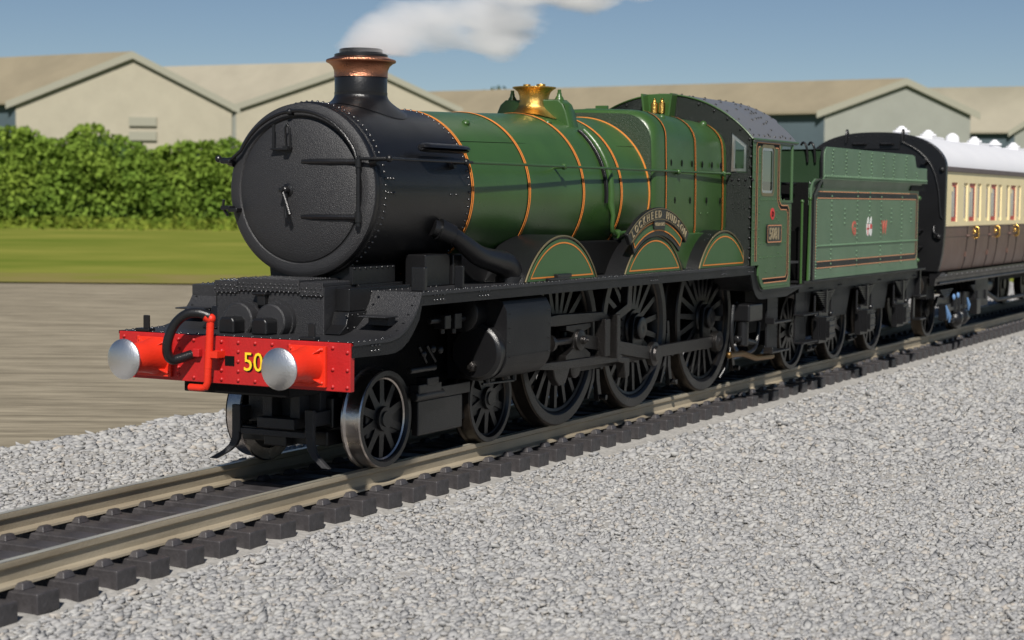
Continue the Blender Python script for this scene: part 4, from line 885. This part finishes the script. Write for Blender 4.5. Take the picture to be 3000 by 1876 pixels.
    for x in (13.45, 15.62, 17.79):
        leaf = MB()
        for k in range(8):
            h = .46-.052*k; z = 1.245-.032*k; leaf.prism([(x-h, z+.02), (x-h*.5, z+.004), (x, z), (x+h*.5, z+.004), (x+h, z+.02), (x+h, z+.004), (x+h*.5, z-.014), (x, z-.020), (x-h*.5, z-.014), (x-h, z+.004)], yo+s*.05, yo+s*.13)
        tk('leaf_spring', leaf.box(x-.025, x+.025, min(yo+s*.05, yo+s*.15), max(yo+s*.05, yo+s*.15), .92, 1.27).cyl((x-.40, yo+s*.08, .90), (x-.40, yo+s*.08, 1.2), .018).cyl((x+.40, yo+s*.08, .90), (x+.40, yo+s*.08, 1.2), .018), BLACK)
        ab = B(x-.17, x+.17, min(yo, yo+s*.20), max(yo, yo+s*.20), .50, .86).box(x-.13, x+.13, min(yo, yo+s*.24), max(yo, yo+s*.24), .54, .80).box(x-.22, x+.22, min(yo, yo+s*.10), max(yo, yo+s*.10), .45, .95)
        for zz in (.60, .72, .83): ab.tube([(x-.14, yo+s*.245, zz), (x+.14, yo+s*.245, zz)], .009, 6)
        ab.cyl((x+.2, yo+s*.14, .55), (x+.2, yo+s*.14, .80), .03).ball((x-.36, yo+s*.08, .88), .05).ball((x+.40, yo+s*.08, .88), .05)
        tk('axlebox', ab, BLACK, bevel=.012)
        # wheels: spokes hidden mostly
        wl = wheel_parts(T, x-12.6, s*.79, .6286, 12, TYRE, s, hubr=.2, wname='tender_wheel', spin=.2)
    for x in (12.55, 19.0):
        stp = MB().box(x-.2 if x < 15 else x-.05, x+.3 if x < 15 else x+.05, yo-.015, yo+.015, .52, 1.27).box(x-.24 if x < 15 else x-.1, x+.45 if x < 15 else x+.3, min(yo, yo+s*.16), max(yo, yo+s*.16), .50, .53).box(x-.24 if x < 15 else x-.1, x+.45 if x < 15 else x+.3, min(yo, yo+s*.16), max(yo, yo+s*.16), .92, .95)
        tk('tender_step', stp, GREYB if x < 15 else BLACK, bevel=.008)
    tk('tender_handrail', MB().cyl((12.50, s*1.34, 1.44), (12.56, s*1.34, 2.66), .018).ball((12.56, s*1.34, 2.68), .03), GREEN)
    tk('rear_handrail', MB().cyl((18.72, s*1.30, 1.55), (18.72, s*1.30, 2.75), .016).ball((18.72, s*1.33, 2.72), .045).ball((18.72, s*1.33, 1.60), .04), GREEN)
    tk('tender_buffer', MB().cyl((19.1, s*.98, 1.10), (19.45, s*.98, 1.10), .12).lathe((19.45, s*.98, 1.10), (1, 0, 0), [(0, .08), (.12, .08), (.14, .24), (.165, .24), (.17, .001)], 32), TYRE)
    tk('brake_hanger', MB().box(14.4, 14.75, s*.7-.03, s*.7+.03, .22, .34).ball((14.45, s*.74, .28), .04).ball((14.7, s*.74, .28), .04).box(16.6, 16.95, s*.7-.03, s*.7+.03, .24, .36).ball((16.65, s*.74, .30), .04).ball((16.9, s*.74, .30), .04), BLACK)
# front dark structure: lockers, coal plate, hooks
tk('tender_front', B(12.62, 12.66, -1.28, 1.28, 1.45, 2.93).box(12.35, 12.62, -1.1, -.7, 1.45, 2.2).box(12.35, 12.62, .7, 1.1, 1.45, 2.2), BLACKD, bevel=.01)
EP = [(12.56, 1.455), (12.66, 1.455), (12.66, 2.72), (13.0, 2.99), (13.0, 3.38), (13.08, 3.47), (12.98, 3.47), (12.92, 3.38), (12.92, 3.02), (12.56, 2.74)]
for s in (-1, 1): tk('front_edge_plate', MB().prism(EP, s*1.37, s*1.40), BLACK)
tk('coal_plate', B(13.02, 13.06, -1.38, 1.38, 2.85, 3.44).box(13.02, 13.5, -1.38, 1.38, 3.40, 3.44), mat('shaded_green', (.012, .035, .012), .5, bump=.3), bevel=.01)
rivets([((13.015-12.6, y, 2.92), (-1, 0, 0)) for y in np.arange(-1.3, 1.3, .06)], .012, STEEL, T)
tk('coal_space', MB().add([(13.06, -1.35, 3.2), (18.0, -1.35, 2.95), (18.0, 1.35, 2.95), (13.06, 1.35, 3.2)], [(0, 1, 2, 3)]).box(18.0, 18.04, -1.38, 1.38, 2.85, 3.40).box(18.04, 18.92, -1.38, 1.38, 2.85, 2.99), BLACKD)
for y in (-1.14, -1.26): tk('fire_iron_hook', MB().tube(smooth_path([(12.99, y, 3.24), (12.96, y, 3.40), (12.95, y+.02, 3.50), (12.97, y+.07, 3.54), (12.99, y+.11, 3.50)], 4), .018, 8), BLACK)
tk('hand_brake', MB().cyl((12.45, -.9, 1.6), (12.45, -.9, 2.9), .025).tube([(12.45, -1.15, 2.9), (12.45, -.55, 2.92)], .02), BLACK)
tk('inner_frame', B(12.8, 19.0, -.56, .56, .42, 1.4), BLACKD)
tk('rear_beam', B(19.05, 19.12, -1.3, 1.3, .9, 1.42), BLACK, bevel=.01)

# ================================================================= COACH
C0 = 20.5; CL = 18.2
K = thing('railway_coach', 'cream and chocolate brown passenger coach with white roof behind the tender', 'coach', (C0, 0, 0))
def ck(name, mb, m, parent=None, **k): return mk(name, xf(mb, lambda a, b, c: (a-C0, b, c)), m, parent or K, **k)
def croof(y, zt=3.965, ze=3.30, hw=1.385): q = abs(y)/hw; return ze+(zt-ze)*(1-q**2.5)**(1/1.9) if q < 1 else ze
wins = []; doors = []
for i in range(9):
    x = 21.90+1.86*i
    wins += [(x, x+.33, 0), (x+.46, x+1.0, 1), (x+1.14, x+1.46, 0)]
    doors.append(x+.36)
wins = [(20.95, 21.42, 1)]+wins
wins = [w for w in wins if w[1] < C0+CL-.3]
for s in (-1, 1):
    xb = [C0, C0+CL]; holes = []
    for a, b_, _ in wins: xb += [a, b_]; holes.append((a, b_, 2.285, 3.035))
    cs = ck('upper_panel', wall_holes(xb, [2.185, 2.285, 3.035, 3.24], holes, s*1.362, s*1.315), CREAM, ang=30)
    for a, b_, red in wins:
        fr_m = DRED if red else CREAM
        wf = ck('window', ribbon([(a+.035, 2.32), (b_-.035, 2.32), (b_-.035, 3.0), (a+.035, 3.0)], .10 if red else .06, lambda u, v: (u, s*1.335, v), closed=True), fr_m, cs)
        ck('pane', MB().add([(a, s*1.325, 2.285), (b_, s*1.325, 2.285), (b_, s*1.325, 3.035), (a, s*1.325, 3.035)], [(0, 1, 2, 3)]), PANEG, wf)
        if red: ck('droplight_pull', B(a+.02, a+.14, min(s*1.34, s*1.358), max(s*1.34, s*1.358), 2.86, 2.96), CREAM, wf, bevel=.004)
    # lower panels, tumblehome
    pr_ = [(s*1.362, 2.18), (s*1.362, 2.0), (s*1.355, 1.85), (s*1.335, 1.65), (s*1.305, 1.48), (s*1.262, 1.335)]
    inn = [(a-s*.03, b_) for a, b_ in reversed(pr_)]
    lp = ck('lower_panel', MB().loft([[(x, a, b_) for a, b_ in pr_+inn] for x in (C0, C0+CL)]), BROWN, ang=30)
    ck('waist_moulding', B(C0, C0+CL, min(s*1.36, s*1.372), max(s*1.36, s*1.372), 2.178, 2.196).box(C0, C0+CL, min(s*1.36, s*1.369), max(s*1.36, s*1.369), 1.995, 2.01), BROWN, lp)
    for d in doors:
        if d > C0+CL-1: continue
        for x in (d, d+.78):
            ck('door_edge', MB().tube([(x, a+s*.002, b_) for a, b_ in pr_], .0075, 6), BLACKD, lp)
        ck('door_hinge', B(d-.04, d+.04, min(s*1.30, s*1.36), max(s*1.30, s*1.36), 1.58, 1.68).ball((d, s*1.37, 1.995), .03).ball((d+.10, s*1.37, 1.995), .03), BROWN, lp, bevel=.006)
        dh = MB().tube(smooth_path([(d+.66, s*1.36, 2.17), (d+.66, s*1.42, 2.15), (d+.66, s*1.43, 2.06), (d+.66, s*1.42, 1.96), (d+.66, s*1.36, 1.94)], 3), .022, 8).ball((d+.55, s*1.38, 2.07), .04).box(d+.52, d+.58, s*1.37-.01, s*1.37+.01, 2.02, 2.13).cyl((d+.66, s*1.36, 2.15), (d+.76, s*1.38, 2.17), .022, .01).cyl((d+.66, s*1.36, 1.96), (d+.77, s*1.38, 1.97), .022, .01)
        ck('door_handle', dh, BRASS, lp)
    ck('gutter', B(C0+.02, C0+CL, min(s*1.34, s*1.392), max(s*1.34, s*1.392), 3.235, 3.335), mat('gutter_brown', (.11, .085, .085), .5, bump=.3), bevel=.012)
    ck('solebar', MB().prism([(s*1.10, 1.31), (s*1.34, 1.31), (s*1.22, 1.19), (s*1.20, 1.06), (s*1.10, 1.06)], C0-.05, C0+CL, ax='x'), BLACK, bevel=.008)
    ck('footboard', B(C0+.3, C0+CL-.3, min(s*1.2, s*1.36), max(s*1.2, s*1.36), 1.285, 1.31).tube([(C0+.2, s*1.22, 1.10), (C0+CL, s*1.22, 1.10)], .022, 8), BLACK)
    rivets([((x-C0, s*1.30, 1.26), (0, s, .3)) for x in np.arange(C0+.4, C0+CL, .42)], .02, STEEL, K)
    tr = MB().tube([(23.6, s*1.02, 1.12), (26.5, s*1.02, .52), (29.8, s*1.02, .50), (33.2, s*1.02, 1.12)], .045, 8)
    for x in (26.5, 29.8): tr.box(x-.04, x+.04, s*1.02-.04, s*1.02+.04, .5, 1.15)
    ck('truss_rod', tr, GREYB)
    ck('battery_box', B(23.95, 25.1, min(s*.85, s*1.15), max(s*.85, s*1.15), .48, 1.10).box(24.05, 24.12, min(s*1.14, s*1.18), max(s*1.14, s*1.18), .62, .82).box(24.8, 24.87, min(s*1.14, s*1.18), max(s*1.14, s*1.18), .62, .82), GREYB, bevel=.01)
    ck('vacuum_cylinder', MB().cyl((25.7, s*.8, .85), (26.2, s*.8, .85), .2, n=20), BLACK)
# roof
ysr = np.concatenate([[-1.388], -1.385+2.77*(np.sin(np.linspace(-PI/2, PI/2, 38))+1)/2, [1.388]])
rf = ck('roof', MB().loft([[(x, y, croof(y)) for y in ysr] for x in (C0+.02, C0+CL)], closed=False), ROOFW, ang=30)
# black end wall
endp = [(y, croof(y)+.02) for y in ysr[1:-1]]+[(1.375, 2.1), (1.36, 1.85), (1.34, 1.65), (1.31, 1.48), (1.27, 1.335), (-1.27, 1.335), (-1.31, 1.48), (-1.34, 1.65), (-1.36, 1.85), (-1.375, 2.1)]
en = ck('coach_end', MB().prism(endp, C0-.10, C0+.03, ax='x'), BLACK, bevel=.012)
ck('coach_end', MB().prism(endp, C0+CL-.01, C0+CL+.10, ax='x'), BLACK)
ck('end_board', B(C0-.125, C0-.10, -.48, .48, 3.66, 3.82), BLACK, en, bevel=.006)
for y in (-.24, .30): ck('end_handle', MB().tube([(C0-.12, y-.13, 3.75), (C0-.17, y-.10, 3.76), (C0-.17, y+.10, 3.76), (C0-.12, y+.13, 3.75)], .026, 8), BLACK, en)
ck('corridor_gangway', B(C0-.40, C0-.10, -.45, .45, 1.35, 3.55).box(C0-.44, C0-.40, -.50, .50, 1.30, 3.58), BLACK, en, bevel=.02)
for y in (.57, -.53): ck('lamp_bracket', MB().tube(smooth_path([(C0-.13, y, 3.78), (C0-.12, y, 3.97), (C0-.06, y, 4.03), (C0+.0, y, 3.98), (C0+.02, y, 3.86)], 4), .02, 8), BLACK, en)
ck('alarm_pipe', MB().tube(smooth_path([(C0-.12, -.53, 3.80), (C0-.12, -.85, 3.62), (C0-.12, -1.10, 3.35), (C0-.12, -1.24, 2.95), (C0-.12, -1.30, 2.45), (C0-.11, -1.33, 2.35)], 5), .018, 8), BLACK, en)
for z in (2.12, 1.80): ck('end_step', MB().tube([(C0-.11, -.97, z), (C0-.18, -.95, z), (C0-.18, -.70, z), (C0-.11, -.68, z)], .018), BLACK, en)
ck('end_valve', MB().tube(smooth_path([(C0-.12, -1.18, 2.2), (C0-.18, -1.20, 2.08), (C0-.20, -1.28, 2.03)], 4), .02).ball((C0-.14, -1.28, 2.0), .05), BLACK, en)
ck('end_valve', MB().ball((C0-.12, -1.31, 3.27), .05), BLACK, en)
ck('end_socket', MB().cyl((C0-.3, -.98, 3.42), (C0-.08, -.98, 3.42), .06), BLACK, en)
rivets([((-.10, y, croof(y)-.05), (-1, 0, 0)) for y in np.arange(-1.3, 1.31, .14)], .014, BLACK, en)
# roof ventilators and rain strips: alternating shapes
for i in range(10):
    x = 21.15+1.98*i; y = -.30
    if x > C0+CL-.5: break
    z = 3.935
    if i % 5 == 2: ck('roof_ventilator', MB().lathe((x, y, z-.02), (0, 0, 1), [(0, .15), (.10, .15), (.15, .135), (.19, .095), (.22, .05), (.23, .001)], 16), ROOFW, rf, ang=40)
    else: ck('roof_ventilator', MB().lathe((x, y, z-.02), (0, 0, 1), [(0, .16), (.05, .16), (.055, .13), (.09, .13), (.095, .175), (.13, .165), (.135, .115), (.175, .105), (.18, .07), (.21, .06), (.22, .001)], 10), ROOFW, rf, ang=25)
    if i % 2: ck('ventilator_base', B(x-.75, x+.25, y-.28, y+.25, z-.06, z+.045), ROOFW, rf, bevel=.03)
ck('coach_floor', B(C0, C0+CL, -1.2, 1.2, 1.2, 1.40), BLACKD)
ck('underframe', B(C0-.05, C0+.5, -1.05, 1.05, .80, 1.2).box(C0+.5, C0+CL, -.55, .55, .85, 1.2), BLACKD)
ck('compartment_interior', B(C0+.1, C0+CL-.1, -.9, .9, 1.5, 2.2), mat('coach_seat', (.25, .2, .15), .8))
for s in (-1, 1): ck('coach_buffer', MB().cyl((C0-.1, s*.87, 1.12), (C0-.45, s*.87, 1.12), .10).lathe((C0-.45, s*.87, 1.12), (-1, 0, 0), [(0, .08), (.08, .2), (.11, .2), (.115, .001)], 28), BLACK)
# coach bogies
for bx0 in (21.6, 34.6):
    for s in (-1, 1):
        bgf = ck('bogie_frame', MB().prism([(bx0-.3, .82), (bx0+2.8, .82), (bx0+2.9, .62), (bx0+2.2, .58), (bx0+1.8, .42), (bx0+.7, .42), (bx0+.3, .58), (bx0-.4, .62)], s*1.0, s*1.06), BLACK, bevel=.01)
    for s in (-1, 1):
        g_ = MB()
        for xx in (bx0, bx0+2.5):
            g_.box(xx-.16, xx+.16, min(s*1.04, s*1.2), max(s*1.04, s*1.2), .34, .66)
            for k in range(5): g_.box(xx-.50+.08*k, xx+.50-.08*k, min(s*1.07, s*1.15), max(s*1.07, s*1.15), .93-.035*k, .955-.035*k)
        g_.ball((bx0+.9, s*1.1, .32), .17).ball((bx0+1.35, s*1.1, .34), .17).cyl((bx0+.5, s*1.12, .30), (bx0+1.9, s*1.12, .30), .05).cyl((bx0+.8, s*1.1, .45), (bx0+.8, s*1.1, .85), .06).cyl((bx0+1.1, s*1.1, .45), (bx0+1.1, s*1.1, .85), .06).cyl((bx0+1.5, s*1.1, .45), (bx0+1.5, s*1.1, .85), .05).box(bx0+.4, bx0+1.9, min(s*1.05, s*1.13), max(s*1.05, s*1.13), .5, .58)
        ck('bogie_gear', g_, BLACK, bgf, bevel=.01)
        for xx, zz in ((bx0+.42, .78), (bx0+.75, .80)): ck('blue_gladhand', MB().ball((xx, s*1.19, zz), .05, sc3=(1, .7, 1.25)), BLUEP, bgf)
        for xx, zz in ((bx0-.15, .50), (bx0+.0, .42), (bx0+1.55, .58)): ck('blue_pipe', MB().tube([(xx-.06, s*1.20, zz+.14), (xx, s*1.22, zz), (xx+.05, s*1.20, zz-.12)], [.015, .038, .015], 8), BLUEP, bgf)
        for xx in (bx0, bx0+2.5): wheel_parts(K, xx-C0, s*.79, .53, 8, TYRE, s, hubr=.3, wname='coach_wheel')

# ================================================================= BACKGROUND
def hangar(label, D, Sl, Sa, Sr, zl, za, zr, dD, dS, Ln, gm, rm, sm_, vent=False, Dr=0):
    """gable facing the camera at distance D between Sl..Sr, apex at Sa; long axis runs (dS, dD) per metre for Ln metres"""
    h = thing('hangar', label, 'hangar', bgp(D, Sa, -.45), group='pale hangars beyond the hedge')
    base = Vector(bgp(D, Sa, -.45))
    def P(d, s_, z): q = Vector(bgp(D+d, s_, z))-base; return tuple(q)
    def ax(k): return k*dD, k*dS
    g0 = [P(0, Sl, -.45), P(0, Sr, -.45), P(0, Sr, zr), P(0, Sa, za), P(0, Sl, zl)]
    d, s_ = ax(Ln); g1 = [P(d, Sl+s_, -.45), P(d, Sr+s_, -.45), P(d, Sr+s_, zr), P(d, Sa+s_, za), P(d, Sl+s_, zl)]
    mk('gable_wall', MB().add(g0+[tuple(Vector(p)+FH*.4) for p in g0], [(0, 1, 2, 3, 4), (9, 8, 7, 6, 5)]+[(i, (i+1) % 5, (i+1) % 5+5, i+5) for i in range(5)]), gm, h)
    mk('gable_wall', MB().add(g1, [(0, 1, 2, 3, 4)]), gm, h)
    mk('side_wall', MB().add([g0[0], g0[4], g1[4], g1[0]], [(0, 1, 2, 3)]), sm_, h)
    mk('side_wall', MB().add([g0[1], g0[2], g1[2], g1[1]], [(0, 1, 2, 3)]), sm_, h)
    up = .35
    for (a, b_) in ((Sl, zl), (Sr, zr)):
        o_s = -1.0 if a == Sl else 1.0
        sl = (za-b_)/(Sa-a)
        e = (a+o_s, b_+sl*o_s)
        q = [P(-.4, Sa, za+up), P(-.4, e[0], e[1]+up), P(d, e[0]+s_, e[1]+up), P(d, Sa+s_, za+up)]
        q2 = [(x, y, z-.3) for x, y, z in q]
        mk('roof', MB().add(q+q2, [(0, 1, 2, 3), (7, 6, 5, 4)]+[(i, (i+1) % 4, (i+1) % 4+4, i+4) for i in range(4)]), rm, h)
        tw_ = .8
        mk('barge_board', MB().add([P(-.5, Sa, za+up), P(-.5, e[0], e[1]+up), P(-.5, e[0], e[1]+up-tw_), P(-.5, Sa, za+up-tw_)]+[P(-.35, Sa, za+up), P(-.35, e[0], e[1]+up), P(-.35, e[0], e[1]+up-tw_), P(-.35, Sa, za+up-tw_)], [(0, 1, 2, 3), (7, 6, 5, 4), (0, 4, 5, 1), (1, 5, 6, 2), (2, 6, 7, 3), (3, 7, 4, 0)]), TRIM, h)
    if vent:
        zz = (zl+zr)/2-1.5
        for k in range(2):
            mk('louvre_vent', MB().add([P(-.3, Sa-.5+0, zz-1.6*k), P(-.3, Sa+2.6, zz-1.6*k), P(-.3, Sa+2.6, zz-1.6*k-1.0), P(-.3, Sa-.5, zz-1.6*k-1.0)]+[P(-.02, Sa-.5, zz-1.6*k), P(-.02, Sa+2.6, zz-1.6*k), P(-.02, Sa+2.6, zz-1.6*k-1.0), P(-.02, Sa-.5, zz-1.6*k-1.0)], [(0, 1, 2, 3), (0, 4, 5, 1), (1, 5, 6, 2), (2, 6, 7, 3), (3, 7, 4, 0)]), TRIM, h)
    return h
FL = 5210.19; HZ = 584
def S_(px, D): return (px-1500)/FL*D
def Z_(py, D, px=1500): return CAMPOS.z+(HZ-py+(px-1500)*math.tan(ROLL))/FL*D
def hg(label, D, l, a, r, ridge_end, gm, rm, sm_, Ln, vent=False):
    Sl, Sa, Sr = S_(l[0], D), S_(a[0], D), S_(r[0], D); zl, za, zr = Z_(l[1], D, l[0]), Z_(a[1], D, a[0]), Z_(r[1], D, r[0])
    D2 = D*(Z_(a[1], D, a[0])-CAMPOS.z)/(Z_(ridge_end[1], D, ridge_end[0])-CAMPOS.z); S2 = S_(ridge_end[0], D2)
    v = Vector((D2-D, S2-Sa)); v.normalize()
    return hangar(label, D, Sl, Sa, Sr, zl, za, zr, v.x, v.y, Ln, gm, rm, sm_, vent)
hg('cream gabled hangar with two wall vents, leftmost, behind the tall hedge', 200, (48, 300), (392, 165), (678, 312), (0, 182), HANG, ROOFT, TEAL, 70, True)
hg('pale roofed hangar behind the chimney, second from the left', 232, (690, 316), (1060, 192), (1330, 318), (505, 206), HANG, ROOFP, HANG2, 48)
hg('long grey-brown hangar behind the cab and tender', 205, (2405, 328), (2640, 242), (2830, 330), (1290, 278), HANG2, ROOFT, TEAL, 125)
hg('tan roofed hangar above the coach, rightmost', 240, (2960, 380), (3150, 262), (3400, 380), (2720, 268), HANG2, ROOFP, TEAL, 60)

# hedge and distant trees made of leaf-sized cards in a volume
LEAF = mat('hedge_foliage', lin(98, 126, 50), .85, col2=lin(136, 156, 64), vscale=.15, spec=.1)
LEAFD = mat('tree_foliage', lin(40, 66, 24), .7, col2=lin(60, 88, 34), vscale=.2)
def translucent(m, col, k):
    t = m.node_tree; o_ = t.nodes['Material Output']; b_ = t.nodes['Principled BSDF']; tr = t.nodes.new('ShaderNodeBsdfTranslucent'); tr.inputs[0].default_value = (*col, 1)
    mx = t.nodes.new('ShaderNodeMixShader'); mx.inputs[0].default_value = k; t.links.new(b_.outputs[0], mx.inputs[1]); t.links.new(tr.outputs[0], mx.inputs[2]); t.links.new(mx.outputs[0], o_.inputs['Surface'])
translucent(LEAF, lin(140, 166, 60), .2); translucent(LEAFD, lin(100, 126, 50), .2)
def leaves(P, size, rr):
    n = len(P); a = rr.normal(size=(n, 3)); a /= np.linalg.norm(a, axis=1)[:, None]; b = rr.normal(size=(n, 3)); b -= a*(a*b).sum(1)[:, None]; b /= np.linalg.norm(b, axis=1)[:, None]
    s = (size*rr.uniform(.6, 1.4, n))[:, None]
    V = np.stack([P-a*s, P+b*s*.6, P+a*s, P-b*s*.6], 1).reshape(-1, 3); F = np.arange(4*n).reshape(n, 4)
    m = MB(); m.v = V.tolist(); m.f = F.tolist(); return m
rr = np.random.default_rng(3)
def hedge_top(S):   # height over ground by lateral position
    h = 8.4+.35*np.sin(S*.23)+.3*np.sin(S*.61+1)+.2*np.sin(S*1.3)+.12*np.sin(S*2.9)
    return np.where(S > 0, h*.83, h+.8*np.exp(-((S+49)/3)**2)+1.3*np.exp(-((S+41)/2.2)**2))
n = 90000
Sx = rr.uniform(-75, 75, n); Dx = 172+rr.uniform(0, 5, n); u = rr.random(n)**.8
cl = np.sin(Sx*1.1)*.5+np.sin(Sx*2.3+1)*.3
front = rr.random(n) < .8; hh = hedge_top(Sx); zz = -.4+u*hh
Dx = np.where(front, 172+.6*cl+rr.normal(0, .5, n)+.4*np.sin(zz*1.1+Sx*.5)+.5*np.maximum(0, zz-hh*.55)+rr.exponential(.3, n), Dx)
P = np.array([CAMPOS.x, CAMPOS.y, 0])+np.outer(Dx, np.array(FH))+np.outer(Sx, np.array(RH)); P[:, 2] = zz
q_ = 16000; Sg = rr.uniform(-75, 75, q_); Dg = 171.5-np.abs(rr.normal(0, 5.0, q_)); zg = -.4+rr.random(q_)**1.6*(1.0-.06*(171.5-Dg)).clip(.15, 1)
PG = np.array([CAMPOS.x, CAMPOS.y, 0])+np.outer(Dg, np.array(FH))+np.outer(Sg, np.array(RH)); PG[:, 2] = zg
mk('rough_grass', leaves(PG, .3, rr), mat('rough_grass', lin(86, 106, 36), .9, col2=lin(120, 128, 50), vscale=.3, spec=.05), kind='stuff', label='rough pale grass growing at the foot of the hedge')
hd = mk('hedgerow', leaves(P, .27, rr), LEAF, kind='stuff', label='tall dense green hedge along the far side of the grass field')
core = MB(); ss = np.linspace(-75, 75, 70)
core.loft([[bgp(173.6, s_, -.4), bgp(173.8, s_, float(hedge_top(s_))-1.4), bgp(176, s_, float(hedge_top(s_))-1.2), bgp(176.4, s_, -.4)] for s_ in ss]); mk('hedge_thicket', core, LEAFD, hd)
for i, (px, py, D, r) in enumerate(((540, 204, 290, 3.6), (1455, 262, 285, 3.4))):
    S0 = S_(px, D); zt = Z_(py, D, px); lab = ('green treetop showing over the roof between the first two hangars', 'green treetop showing over the long hangar roof left of the brass safety valve')[i]
    tr_ = thing('broadleaf_tree', lab, 'tree', bgp(D, S0, -.45), group='far trees behind the hangars')
    n = 2600; q = rr.normal(size=(n, 3)); q /= np.linalg.norm(q, axis=1)[:, None]; q *= (rr.random(n)**.4)[:, None]
    q[:, :2] *= r*1.5; q[:, 2] *= 5.2; q[:, 2] += zt-5.0+.45; lump = 1+.15*np.sin(q[:, 0]*1.3)*np.cos(q[:, 1]*1.7); q[:, :2] *= lump[:, None]
    mk('crown', leaves(q, .4, rr), LEAFD, tr_); mk('trunk', MB().cyl((0, 0, 0), (0, 0, zt-6), .45, .25), mat('bark', (.06, .045, .03), .9), tr_)

# ================================================================= CHIMNEY STEAM
smk = bpy.data.materials.new('steam_volume'); smk.use_nodes = True; t = smk.node_tree; t.nodes.clear()
out = t.nodes.new('ShaderNodeOutputMaterial'); pv = t.nodes.new('ShaderNodeVolumePrincipled'); t.links.new(pv.outputs[0], out.inputs['Volume'])
pv.inputs['Color'].default_value = (.995, .995, .998, 1); pv.inputs['Anisotropy'].default_value = .0
tc = t.nodes.new('ShaderNodeTexCoord'); sep = t.nodes.new('ShaderNodeSeparateXYZ')
def MN(op, a, b=None, clamp=False):
    m = t.nodes.new('ShaderNodeMath'); m.operation = op; m.use_clamp = clamp
    for i, v in enumerate((a, b)):
        if v is None: continue
        if isinstance(v, (int, float)): m.inputs[i].default_value = v
        else: t.links.new(v, m.inputs[i])
    return m.outputs[0]
nz = t.nodes.new('ShaderNodeTexNoise'); nz.inputs['Scale'].default_value = 1.5; nz.inputs['Detail'].default_value = 5
mp = t.nodes.new('ShaderNodeMapping'); mp.inputs['Scale'].default_value = (.34, 1.0, 1.6); mp.inputs['Rotation'].default_value = (0, math.radians(14), 0)
t.links.new(tc.outputs['Object'], mp.inputs[0]); t.links.new(mp.outputs[0], nz.inputs['Vector'])
t.links.new(tc.outputs['Object'], sep.inputs[0])
# object origin at chimney top; x back along the train, z up
X_ = sep.outputs[0]
u = MN('DIVIDE', X_, 7.0)
fc = t.nodes.new('ShaderNodeFloatCurve'); cv = fc.mapping.curves[0]
def setcurve(node, pts):
    c = node.mapping.curves[0]
    while len(c.points) > 2: c.points.remove(c.points[1])
    c.points[0].location = pts[0]; c.points[-1].location = pts[-1]
    for p in pts[1:-1]: c.points.new(*p)
    node.mapping.update()
setcurve(fc, [(0, .0), (.08, .15), (.2, .30), (.4, .50), (.65, .72), (1, .95)]); t.links.new(u, fc.inputs[1])
zc = MN('MULTIPLY', fc.outputs[0], 1.55)
rc = t.nodes.new('ShaderNodeFloatCurve'); setcurve(rc, [(0, .18), (.1, .24), (.25, .34), (.42, .44), (.6, .36), (.8, .28), (1, .20)]); t.links.new(u, rc.inputs[1])
dz = MN('SUBTRACT', sep.outputs[2], zc); dy = sep.outputs[1]
d2 = MN('SQRT', MN('ADD', MN('MULTIPLY', dz, dz), MN('MULTIPLY', dy, dy)))
fall = MN('SUBTRACT', 1.0, MN('DIVIDE', d2, rc.outputs[0]))
val_ = MN('ADD', fall, MN('MULTIPLY', MN('SUBTRACT', nz.outputs['Fac'], .5), 3.6))
val_ = MN('ADD', val_, MN('MULTIPLY', MN('SUBTRACT', 1.0, MN('MULTIPLY', u, 6.0), True), .7))
dens = MN('MULTIPLY', MN('MULTIPLY', val_, .9, True), 5.0)
edge = MN('MULTIPLY', MN('ADD', X_, .28), 7.0, True)
t.links.new(MN('MULTIPLY', dens, edge), pv.inputs['Density'])
so_ = mk('chimney_steam', B(-.4, 7.2, -.8, .8, .0, 2.3), smk, kind='stuff', label='white steam drifting back from the chimney'); so_.location = (cx, 0, 4.10)
